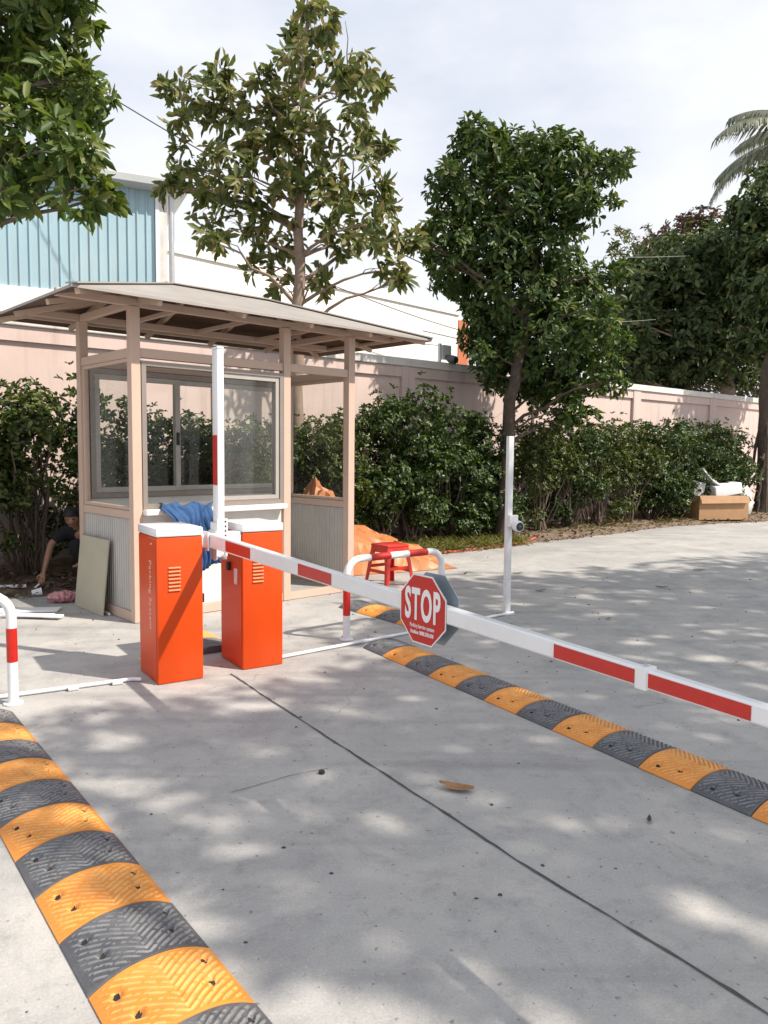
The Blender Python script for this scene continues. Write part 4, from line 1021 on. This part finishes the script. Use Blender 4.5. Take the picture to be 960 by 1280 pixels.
make_tree('broadleaf_tree','leafy tree with long bright green leaves reaching in from the top left corner',(-4.95,7.75),[(-4.95,7.75,0,.15),(-4.95,7.75,2.5,.13),(-4.85,7.75,4.2,.11),(-4.6,7.8,5.6,.08),(-4.3,7.8,7.2,.03)],[(-3.73, 8.41, 5.84, 0.54, 0.8), (-4.49, 8.57, 5.76, 0.71, 0.8), (-3.31, 7.81, 5.0, 0.37, 0.8), (-3.39, 8.6, 5.25, 0.36, 0.8), (-3.52, 7.5, 4.43, 0.45, 0.8), (-2.96, 7.12, 4.19, 0.34, 0.8), (-3.57, 7.96, 4.17, 0.33, 0.8), (-2.75, 7.05, 3.81, 0.22, 0.8), (-2.63, 7.32, 3.83, 0.1, 0.8), (-4.05, 7.65, 4.27, 0.64, 0.8), (-3.28, 7.98, 5.76, 0.35, 0.8), (-4.39, 7.25, 4.82, 0.68, 0.8), (-3.4, 7.07, 3.8, 0.25, 0.8), (-3.22, 8.39, 6.04, 0.16, 0.8), (-2.82, 7.5, 4.95, 0.12, 0.8), (-5.39, 8.53, 6.22, 0.98, 0.8), (-3.89, 8.43, 6.65, 0.53, 0.8), (-3.06, 7.6, 6.08, 0.4, 0.8)],M['leaf_b'],250,10,.19,.066,M['bark'],41,twigs=6,inner=.2,up=.45,droop=.4)
make_tree('dark_tree','large dark tree with a pale trunk spreading over the far end of the wall',(9.9,22.6),[(9.9,22.6,0,.24),(9.95,22.6,3.2,.20),(10.1,22.6,5.0,.16),(10.0,22.6,7.4,.06)],[(8.68, 22.5, 6.91, 1.29, 0.8), (10.11, 22.65, 7.18, 1.41, 0.8), (7.92, 22.95, 5.79, 1.1, 0.8), (9.29, 22.83, 5.39, 1.33, 0.8), (7.42, 22.74, 4.71, 0.95, 0.8), (8.47, 22.89, 4.24, 0.95, 0.8), (10.84, 23.66, 5.59, 1.35, 0.8), (9.83, 22.62, 4.22, 0.89, 0.8), (7.25, 22.43, 6.47, 0.84, 0.8), (8.3, 23.13, 3.6, 0.72, 0.8), (6.65, 21.97, 5.27, 0.78, 0.8), (6.79, 22.12, 3.73, 0.69, 0.8), (7.55, 23.75, 3.41, 0.62, 0.8)],M['leaf_d'],190,9,.25,.10,M['bark_pale'],51,inner=.15,up=.3,droop=.5,sub_twig=2)
make_tree('dark_tree','dark tree at the right edge with a thick rooted trunk in front of the wall',(9.75,19.7),[(9.75,19.7,0,.28),(9.72,19.7,.7,.17),(9.65,19.7,2.2,.14),(9.7,19.8,3.6,.13),(10.1,19.9,5.4,.12),(10.6,20.0,7.2,.05)],[(9.39, 20.34, 7.81, 0.59, 0.8), (9.82, 20.39, 7.07, 0.95, 0.8), (10.22, 19.42, 6.23, 1.21, 0.8), (9.91, 20.15, 5.8, 1.05, 0.8), (10.48, 20.44, 7.7, 1.06, 0.8), (10.49, 19.44, 4.88, 1.21, 0.8), (10.58, 20.51, 4.44, 0.96, 0.8), (9.65, 20.54, 4.43, 0.47, 0.8), (9.17, 19.51, 8.27, 0.32, 0.8), (10.38, 20.53, 8.53, 0.85, 0.8)],M['leaf_d'],190,9,.24,.095,M['bark_dark'],61,inner=.15,up=.3,droop=.5)
make_tree('pale_tree','yellow green feathery tree behind the dark tree and the bushy tree',(8.2,26),[(8.2,26,0,.15),(8.25,26,4,.12),(8.4,26,6.8,.05)],[(8.36, 25.95, 7.98, 0.54, 0.8), (7.81, 26.29, 7.85, 0.6, 0.8), (9.09, 25.76, 8.04, 0.54, 0.8), (7.66, 26.33, 8.64, 0.49, 0.8), (9.85, 26.38, 7.89, 0.6, 0.8)],M['leaf_y'],90,8,.22,.07,M['bark'],71,inner=.2)
make_tree('reddish_tree','reddish brown crowned tree peeping over the dark trees',(10.6,28),[(10.6,28,0,.18),(10.6,28,5,.14),(10.7,28,8.6,.05)],[(10.12, 27.24, 9.31, 0.62, 0.8), (10.75, 27.3, 9.53, 0.62, 0.8), (9.9, 28.28, 9.13, 0.59, 0.8), (9.48, 28.74, 8.96, 0.54, 0.8), (11.37, 27.6, 9.7, 0.46, 0.8), (10.18, 27.93, 8.96, 0.76, 0.8)],M['leaf_r'],85,8,.22,.08,M['bark'],81,inner=.2)
make_tree('bare_tree','thin nearly bare treetop with fine twigs left of the reddish crown',(8.9,27),[(8.9,27,0,.09),(8.95,27,5,.07),(9.0,27,8.2,.02)],[(8.57, 27.07, 8.85, 0.17, 0.8), (8.84, 26.86, 9.19, 0.14, 0.8), (8.23, 26.89, 9.06, 0.11, 0.8), (9.04, 26.85, 8.79, 0.14, 0.8)],M['leaf_y'],60,3,.14,.05,M['twig'],91,twigs=26,inner=.2,sub_twig=6)
make_tree('pale_tree','pale sunlit shrubby tree glimpsed under the dark crowns beyond the wall',(11.8,25),[(11.8,25,0,.1),(11.8,25,2.5,.08),(11.9,25,3.6,.04)],[(11.44, 24.84, 4.42, 0.57, 0.8), (11.97, 25.11, 4.07, 0.42, 0.8), (11.05, 24.76, 3.9, 0.41, 0.8), (12.23, 24.85, 4.17, 0.47, 0.8), (10.65, 25.33, 3.82, 0.37, 0.8), (9.76, 24.43, 3.98, 0.41, 0.8), (11.2, 25.08, 3.67, 0.47, 0.8), (11.81, 25.28, 3.67, 0.42, 0.8), (9.4, 24.77, 3.81, 0.52, 0.8), (10.12, 24.67, 3.7, 0.46, 0.8), (12.37, 25.36, 3.73, 0.53, 0.8), (8.85, 24.69, 4.0, 0.46, 0.8), (10.57, 24.62, 4.76, 0.46, 0.8), (11.32, 24.92, 5.05, 0.41, 0.8)],M['leaf_y'],85,8,.2,.08,M['bark'],95,inner=.2)

# aerial roots hanging round the big trunk at the right
def roots():
    t = bpy.data.objects.get('dark_tree.001')
    mb = MB(); rg = random.Random(8)
    for k in range(7):
        a = rg.uniform(2.2,5.2); z = rg.uniform(.9,2.4); rr = rg.uniform(.45,.95)
        p0 = Vector((.12*math.cos(a), .12*math.sin(a), z)); p1 = Vector((rr*math.cos(a), rr*math.sin(a), rg.uniform(.0,.2) if k < 5 else z-.1))
        mb.tube(curve_pts(p0, p1, -.12 if k >= 5 else .12, 8, .03, rg), [.045*(1-.5*i/8) for i in range(9)], 6, cap=False)
    mb.build('roots', M['bark_dark'], t, True)
roots()
def palm_tree():
    bx, by = 13.9, 25.0
    t = thing('coconut_palm', 'tall coconut palm whose drooping fronds reach in at the upper right edge', 'palm', (bx,by,0))
    MB().tube([(0,0,0),(.1,0,3),(.05,0,7),(-.15,0,11.2)], [.24,.17,.15,.14], 12).build('trunk', M['bark_pale'], t, True)
    rg = random.Random(12); top = Vector((-.15,0,11.3))
    fr = [(math.pi, .18, 4.4), (math.pi*1.06, .62, 4.2), (math.pi*.93, 1.0, 3.3), (math.pi*1.2, .35, 3.6), (math.pi*.8, .5, 3.6), (.3,.5,3.6), (-.5,.4,3.6), (1.2,.6,3.5), (-1.4,.6,3.5), (2.2,.9,3.4), (-2.3,.95,3.3), (math.pi*1.0,-.30,3.3)]
    for az, el, ln in fr:
        mb = MB(); n = 26; p = top.copy(); e = el; rach = [p.copy()]
        for i in range(n):
            e -= .040 + .03*i/n; p = p + Vector((math.cos(az)*math.cos(e), math.sin(az)*math.cos(e), math.sin(e)))*ln/n; rach.append(p.copy())
        mb.tube(rach, [.03*(1-.8*i/n) for i in range(n+1)], 5, cap=False)
        for i in range(3, n+1):
            for s in (-1,1):
                for j in range(2):
                    q = rach[i-1].lerp(rach[i], j*.5); d = (rach[i]-rach[i-1]).normalized(); sd_ = d.cross(Vector((0,0,1))).normalized()*s
                    f = i/n; l = (.75*math.sin(math.pi*min(1,.12+f*.80))**.6)*rg.uniform(.85,1.1)
                    dirv = (sd_*.75 + d*.55 + Vector((0,0,-.45-.3*rg.random()))).normalized(); w_ = d*.045
                    m1 = q + dirv*l*.5 + Vector((0,0,.03)); tip = q + dirv*l + Vector((0,0,-.14*l-.1*rg.random()))
                    mb.add([q-w_*.6, q+w_*.6, m1+w_, m1-w_, tip], [(0,1,2,3),(3,2,4)])
        mb.build('frond', M['palm'], t)
palm_tree()
# trees standing just outside the picture on the right, whose crowns dapple the yard
def shade_tree(label, x, y, lobes, seed, dens=80, ln=.20):
    make_tree('shade_tree', label, (x,y), [(x,y,0,.2),(x,y,2.4,.16),(x+.05,y,4.2,.12),(x,y,6.5,.04)], [(x+a,y+b,z,r,.55) for a,b,z,r in lobes], M['leaf_c'], dens, 9, ln, .095, M['bark'], seed, inner=.1, up=.4, droop=.4, sub_twig=2)
L8 = [(-1.8,-1.2,5.6,1.3),(-1.2,1.2,6.2,1.4),(.6,-1.6,6.4,1.4),(1.6,.8,5.9,1.4),(0,.2,7.4,1.5),(.4,2.2,5.4,1.2),(-2.4,.2,5.0,1.0),(2.2,-1.0,5.0,1.1),(-.6,-2.6,5.2,1.1),(-.4,.6,5.2,1.3)]
shade_tree('broad shade tree outside the right edge, the middle one of three along the lane',7.3,5.5,[(-2.21, -0.91, 5.4, 0.85), (-1.01, -0.14, 5.8, 1.1), (-2.19, 0.85, 5.2, 0.85), (-0.44, 1.2, 6.0, 0.95), (0.74, 0.13, 6.2, 1.2), (0.41, 2.02, 5.6, 0.8), (-0.96, -1.31, 5.4, 1.0), (1.91, 1.07, 6.4, 1.1), (-2.21, -1.91, 5.4, 0.6), (0.39, -1.14, 5.8, 1.1), (-0.96, -1.17, 6.2, 0.9)],301)
shade_tree('broad shade tree outside the right edge, the farthest of three along the lane',10.6,7.6,[(-0.94, 0.2, 6.0, 1.1), (0.24, 0.73, 6.2, 1.1), (1.06, 1.4, 6.0, 1.0), (0.19, -1.09, 6.6, 1.2), (1.41, -0.23, 6.4, 1.2), (2.79, 1.21, 6.6, 1.1), (-1.24, -2.2, 6.0, 1.2), (-1.09, -0.48, 5.6, 1.0)],302)
shade_tree('shade tree outside the right edge, the nearest of three along the lane',6.1,1.9,[(-0.59, 0.72, 5.6, 0.9), (-1.84, 0.8, 5.2, 0.6), (0.49, -0.04, 5.8, 0.9), (-0.71, -0.34, 5.8, 0.85), (-2.35, 0.32, 5.3, 0.65), (1.06, 1.1, 6.0, 0.9), (-1.69, -0.48, 5.6, 0.7), (-0.19, -0.98, 5.6, 0.8), (-2.95, 0.57, 5.3, 0.45), (-2.66, -0.31, 5.4, 0.5), (0.33, 0.0, 6.3, 0.7), (-0.38, 1.46, 5.5, 0.8), (-0.96, -1.44, 5.8, 0.45), (-1.36, -1.29, 5.8, 0.3), (0.19, -1.64, 5.8, 0.6), (1.19, -1.84, 5.8, 0.6), (-0.16, -1.67, 6.2, 0.45), (-0.91, -1.14, 5.8, 0.55), (1.24, -1.07, 6.2, 0.8), (1.21, 0.22, 5.6, 0.9), (-0.86, 0.03, 6.2, 0.6), (0.41, -2.08, 5.6, 0.55), (-0.33, -2.02, 5.9, 0.35), (-3.09, 0.07, 5.6, 0.3), (-2.0, -1.16, 5.7, 0.25), (-1.09, 1.32, 5.6, 0.5)],303)



# ------------------------------------------------------------------ hedge shrubs
def shrub_proto(seed, leaf, bare):
    """real-size shrub, about 2.2 m tall and 2.2 m across"""
    rg = random.Random(seed); lobes = []
    for k in range(30):
        a = rg.uniform(0,6.28); z = rg.uniform(.95 if bare else .25, 1.85); lim = .95*math.sin(math.pi*min(1,.18+.72*z/2.2))**.6
        rr = lim*rg.uniform(.25,.85); lobes.append((rr*math.cos(a), rr*math.sin(a)*.8, z, rg.uniform(.15,.31), .85))
    for k in range(4): lobes.append((rg.uniform(-.5,.5), rg.uniform(-.3,.3), rg.uniform(1.8,2.05), rg.uniform(.16,.26), .9))
    if bare:
        for k in range(4): a = rg.uniform(0,6.28); lobes.append((.6*math.cos(a), .4*math.sin(a), rg.uniform(.3,.6), .2, .8))
    C, A = lobe_clusters(lobes, 560 if bare else 640, seed, .45); k = C[:,2] > .05; C, A = C[k], A[k]
    rn = np.random.default_rng(seed+50); idx = rn.integers(0,len(C),160); C2 = C[idx] + A[idx]*rn.uniform(.06,.20,(160,1)) + np.array([0,0,.05])
    C = np.concatenate([C,C2]); A = np.concatenate([A,A[idx]])
    fol = foliage_mesh('foliage', leaf, (C,A), 8, .070, .036, seed, .5, .2)
    st = MB()
    for k in range(12):
        a = rg.uniform(0,6.28); b = Vector((.14*math.cos(a), .14*math.sin(a), 0)); l = lobes[k]
        st.tube(curve_pts(b, l[:3], .05, 7, .035, rg), [.020*(1-.7*i/7) for i in range(8)], 6, cap=False)
        st.tube(curve_pts(b*.5, (l[0]*.7,l[1]*1.1,l[2]*.8), -.05, 6, .03, rg), [.013*(1-.7*i/6) for i in range(7)], 5, cap=False)
    return fol, st.mesh('stems', M['twig'], True)
protos = {('g',k): shrub_proto(100+k, M['leaf_h'], False) for k in range(4)}
protos.update({('y',k): shrub_proto(200+k, M['leaf_hy'], True) for k in range(2)})
SHR = [ # t along wall, offset from wall, height, half width, kind, variant, label
 (-7.6,1.0,2.2,1.25,'g',0,'hedge shrub at the far left edge of the picture behind the crouching man'),
 (-6.35,1.0,2.28,1.2,'y',0,'sunlit topped shrub directly above the crouching man'),
 (-5.45,.95,2.15,1.15,'g',1,'dark shrub seen through the left side glass of the booth'),
 (-4.55,.95,1.95,1.15,'g',2,'shrub seen through the open half of the front booth window'),
 (-3.75,.9,1.85,1.1,'y',1,'thin leaved shrub behind the upright white arm'),
 (-2.95,.9,1.9,1.05,'g',3,'shrub seen through the closed pane of the front booth window'),
 (-2.2,.9,2.0,1.1,'y',0,'light green shrub seen through the right side glass of the booth'),
 (-1.30,1.0,2.2,1.2,'g',0,'leafy shrub just outside the right post of the booth'),
 (-.62,1.0,2.48,1.25,'g',2,'tallest shrub of the hedge right of the booth'),
 (.35,1.0,2.22,1.25,'g',1,'dark round shrub behind the white camera post on its left'),
 (1.25,  .95,2.05,1.15,'g',3,'dark shrub at the foot of the bushy tree trunk'),
 (2.7,.95,2.1,1.15,'y',1,'shrub with bare lower stems just right of the bushy tree trunk'),
 (3.6,.95,2.05,1.1,'g',2,'low dense shrub midway between the bushy tree and the wall pier'),
 (4.5,.9,2.15,1.15,'y',0,'yellow green shrub with bare stems in front of the sunlit wall bay'),
 (5.6,.9,2.1,1.15,'y',1,'yellow green shrub by the pier left of the carton'),
 (6.7,.85,2.2,1.25,'g',0,'dark shrub left behind the cardboard carton'),
 (7.9,.85,2.35,1.3,'g',1,'shrub rising directly behind the cardboard carton'),
 (9.2,.8,2.25,1.3,'g',3,'dark shrub right of the carton under the big tree'),
 (10.6,.6,2.1,1.3,'g',2,'last dark shrub by the big trunk at the right edge'),
]
for k,(t_,off,h_,hw,kd,vr,lb) in enumerate(SHR):
    p = wallpt(t_, off); t = thing('hedge_shrub', lb, 'shrub', (p.x,p.y,.05), 0, 'shrubs of the hedge along the wall')
    fol, stm = protos[(kd,vr)]
    for nm, me in (('foliage',fol),('stems',stm)):
        o = link(nm, me, t); o.scale = (hw*.92, hw*.85, h_/2.2); o.rotation_euler = (0,0,rnd.uniform(0,6.28))

# ------------------------------------------------------------------ crouching person
def skin_mesh(name, verts, edges, radii, root, sub=2):
    me = bpy.data.meshes.new(name + '_skel'); me.from_pydata(verts, edges, [])
    o = bpy.data.objects.new(name + '_skel', me); COL.objects.link(o)
    md = o.modifiers.new('skin', 'SKIN'); md.use_smooth_shade = True
    for i, r in enumerate(radii):
        sv = me.skin_vertices[0].data[i]; sv.radius = (r, r) if not hasattr(r,'__len__') else r; sv.use_root = (i == root)
    sb = o.modifiers.new('sub', 'SUBSURF'); sb.levels = sub; sb.render_levels = sub
    bpy.context.view_layer.update()
    out = bpy.data.meshes.new_from_object(o.evaluated_get(bpy.context.evaluated_depsgraph_get()))
    bpy.data.objects.remove(o); bpy.data.meshes.remove(me); out.name = name
    out.polygons.foreach_set('use_smooth', [True]*len(out.polygons)); return out
class Sk:
    def __init__(s): s.v = []; s.e = []; s.r = []
    def chain(s, pts, frm=None):
        prev = frm
        for p, r in pts:
            s.v.append(Vector(p)-PB); s.r.append(r)
            if prev is not None: s.e.append((prev, len(s.v)-1))
            prev = len(s.v)-1
        return prev
PB = Vector((-3.30,8.25,.06))
def person():
    t = thing('person', 'person in black clothes crouching in the shade beside the booth, one arm hanging down', 'person', PB)
    k = Sk()
    ch = k.chain([((-3.10,8.50,.34),.125),((-3.15,8.40,.46),.12),((-3.21,8.26,.58),.12)])
    nk = k.chain([((-3.245,8.13,.675),.062),((-3.255,8.075,.715),.05),((-3.262,8.03,.735),.066),((-3.266,8.01,.785),.086),((-3.266,8.025,.84),.066)], ch)
    def arm(s, e, w_, sgn, frm):
        w = k.chain([(s,.058),(Vector(s).lerp(Vector(e),.5),.046),(e,.039),(Vector(e).lerp(Vector(w_),.4),.036),(w_,.024)], frm)
        d = (Vector(w_)-Vector(e)).normalized(); q = Vector(w_)+d*.055
        a = Vector((1,.15,0)).normalized(); pm = k.chain([(q,(.034,.020))], w)
        for j, (o_, l_) in enumerate(((-.030,.070),(-.010,.080),(.010,.075),(.030,.058))):
            b0 = q + a*o_*.8 + d*.020; f1 = b0 + d*l_*.5 + Vector((0,-.008,0)); f2 = f1 + d*l_*.45 + Vector((0,.012,.004))
            k.chain([(b0,.0095),(f1,.0088),(f2,.0078)], pm)
        th = q - a*.030*sgn - d*.02
        k.chain([(th + Vector((0,-.012,0)),.010),(th - a*.014*sgn + d*.030 + Vector((0,-.020,0)),.009),(th - a*.006*sgn + d*.055 + Vector((0,-.026,0)),.008)], pm)
        return q
    arm((-3.385,8.16,.635), (-3.495,8.02,.50), (-3.515,7.89,.235), 1, ch)
    arm((-3.06,8.17,.62), (-2.96,8.02,.45), (-3.07,7.86,.36), -1, ch)
    for sx, sg in ((-3.21,-1),(-2.99,1)):
        k.chain([((sx,8.49,.32),.10),((sx+sg*.04,8.30,.42),.082),((sx+sg*.07,8.10,.50),.066),((sx+sg*.05,8.22,.30),.056),((sx+sg*.03,8.36,.13),.040),((sx+sg*.04,8.28,.095),.042),((sx+sg*.05,8.15,.085),.034)], 0)
    me = skin_mesh('body', k.v, k.e, k.r, 0)
    me.materials.append(M['skin'])
    # push out nose, brow and chin, sink the eye sockets
    hc = Vector((-3.266,8.01,.785))-PB; fw = Vector((.16,-.86,-.48)).normalized(); up = Vector((.02,-.46,.88)); up = (up - fw*up.dot(fw)).normalized(); sd_ = fw.cross(up)
    for v in me.vertices:
        q = v.co - hc; a, b, c = q.dot(fw), q.dot(sd_), q.dot(up)
        if a > .02 and q.length < .14:
            n = .026*math.exp(-(b/.016)**2-((c+.012)/.024)**2); e = -.012*(math.exp(-((b-.032)/.016)**2-((c-.018)/.013)**2)+math.exp(-((b+.032)/.016)**2-((c-.018)/.013)**2))
            m_ = .006*math.exp(-(b/.026)**2-((c+.052)/.008)**2); v.co += fw*(n+e+m_)
        for s_ in (-1,1):
            d = (q - sd_*s_*.082 + fw*.01).length
            if d < .03: v.co += sd_*s_*.012*(1-d/.03)
    body = link('body', me, t)
    def hp(a,b,c): return hc + fw*a + sd_*b + up*c
    for s_ in (-1,1): MB().ball(hp(.070,.032*s_,.018), (.012,.010,.007), 10, 6).build('eye', M['hair'], body, True)
    MB().tube([hp(.088,-.022,-.052), hp(.093,0,-.050), hp(.088,.022,-.052)], [.003,.006,.003], 6).build('mouth', M['lip'], body, True)
    # hair cap
    mb = MB(); n, s = 9, 20; V = []; F = []
    for i in range(n):
        a = (i/(n-1))*1.85
        for j in range(s):
            p = 2*math.pi*j/s; q = (math.cos(p)*fw + math.sin(p)*sd_); lim = a*(.62 if q.dot(fw) > .5 else 1.0)
            r = .099 + .006*math.sin(j*7+i*3); V.append(hc + up*.012 - fw*.006 + up*math.cos(lim)*r*1.04 + q*math.sin(lim)*r*.95)
        if i:
            for j in range(s): F.append(((i-1)*s+j,(i-1)*s+(j+1)%s,i*s+(j+1)%s,i*s+j))
    mb.add(V,F).build('hair', M['hair'], t, True)
    # clothes follow the body
    c = Sk(); ch = c.chain([((-3.10,8.50,.36),.150),((-3.15,8.40,.47),.145),((-3.21,8.27,.59),.140),((-3.235,8.165,.655),.095)])
    for s, e in (((-3.385,8.16,.635),(-3.49,8.03,.515)),((-3.06,8.17,.62),(-2.965,8.03,.465))):
        c.chain([(s,.080),(Vector(s).lerp(Vector(e),.55),.066),(e,.058)], 2)
    m = skin_mesh('shirt', c.v, c.e, c.r, 0); m.materials.append(M['shirt']); link('shirt', m, t)
    c = Sk(); c.chain([((-3.10,8.50,.31),.145)])
    for sx, sg in ((-3.21,-1),(-2.99,1)):
        c.chain([((sx,8.49,.32),.120),((sx+sg*.04,8.30,.42),.100),((sx+sg*.07,8.09,.505),.084),((sx+sg*.05,8.22,.30),.075),((sx+sg*.03,8.35,.15),.062)], 0)
    m = skin_mesh('trousers', c.v, c.e, c.r, 0); m.materials.append(M['trousers']); link('trousers', m, t)
    for sx, sg in ((-3.21,-1),(-2.99,1)):
        x = sx+sg*.045-PB.x
        MB().tube([(x,8.36-PB.y,.040),(x,8.28-PB.y,.040),(x+sg*.01,8.18-PB.y,.034),(x+sg*.01,8.10-PB.y,.028)], [.038,.044,.042,.024], 14).build('sandal', M['black'], t, True)
M['lip'] = mat('lip', (.22,.09,.07), .5, .1, 20)
person()
rod('white_stick', 'short white stick held in the hanging hand of the crouching person', 'stick', (-3.515,7.850,.135), (-3.575,7.80,.075), .008, M['foam'])
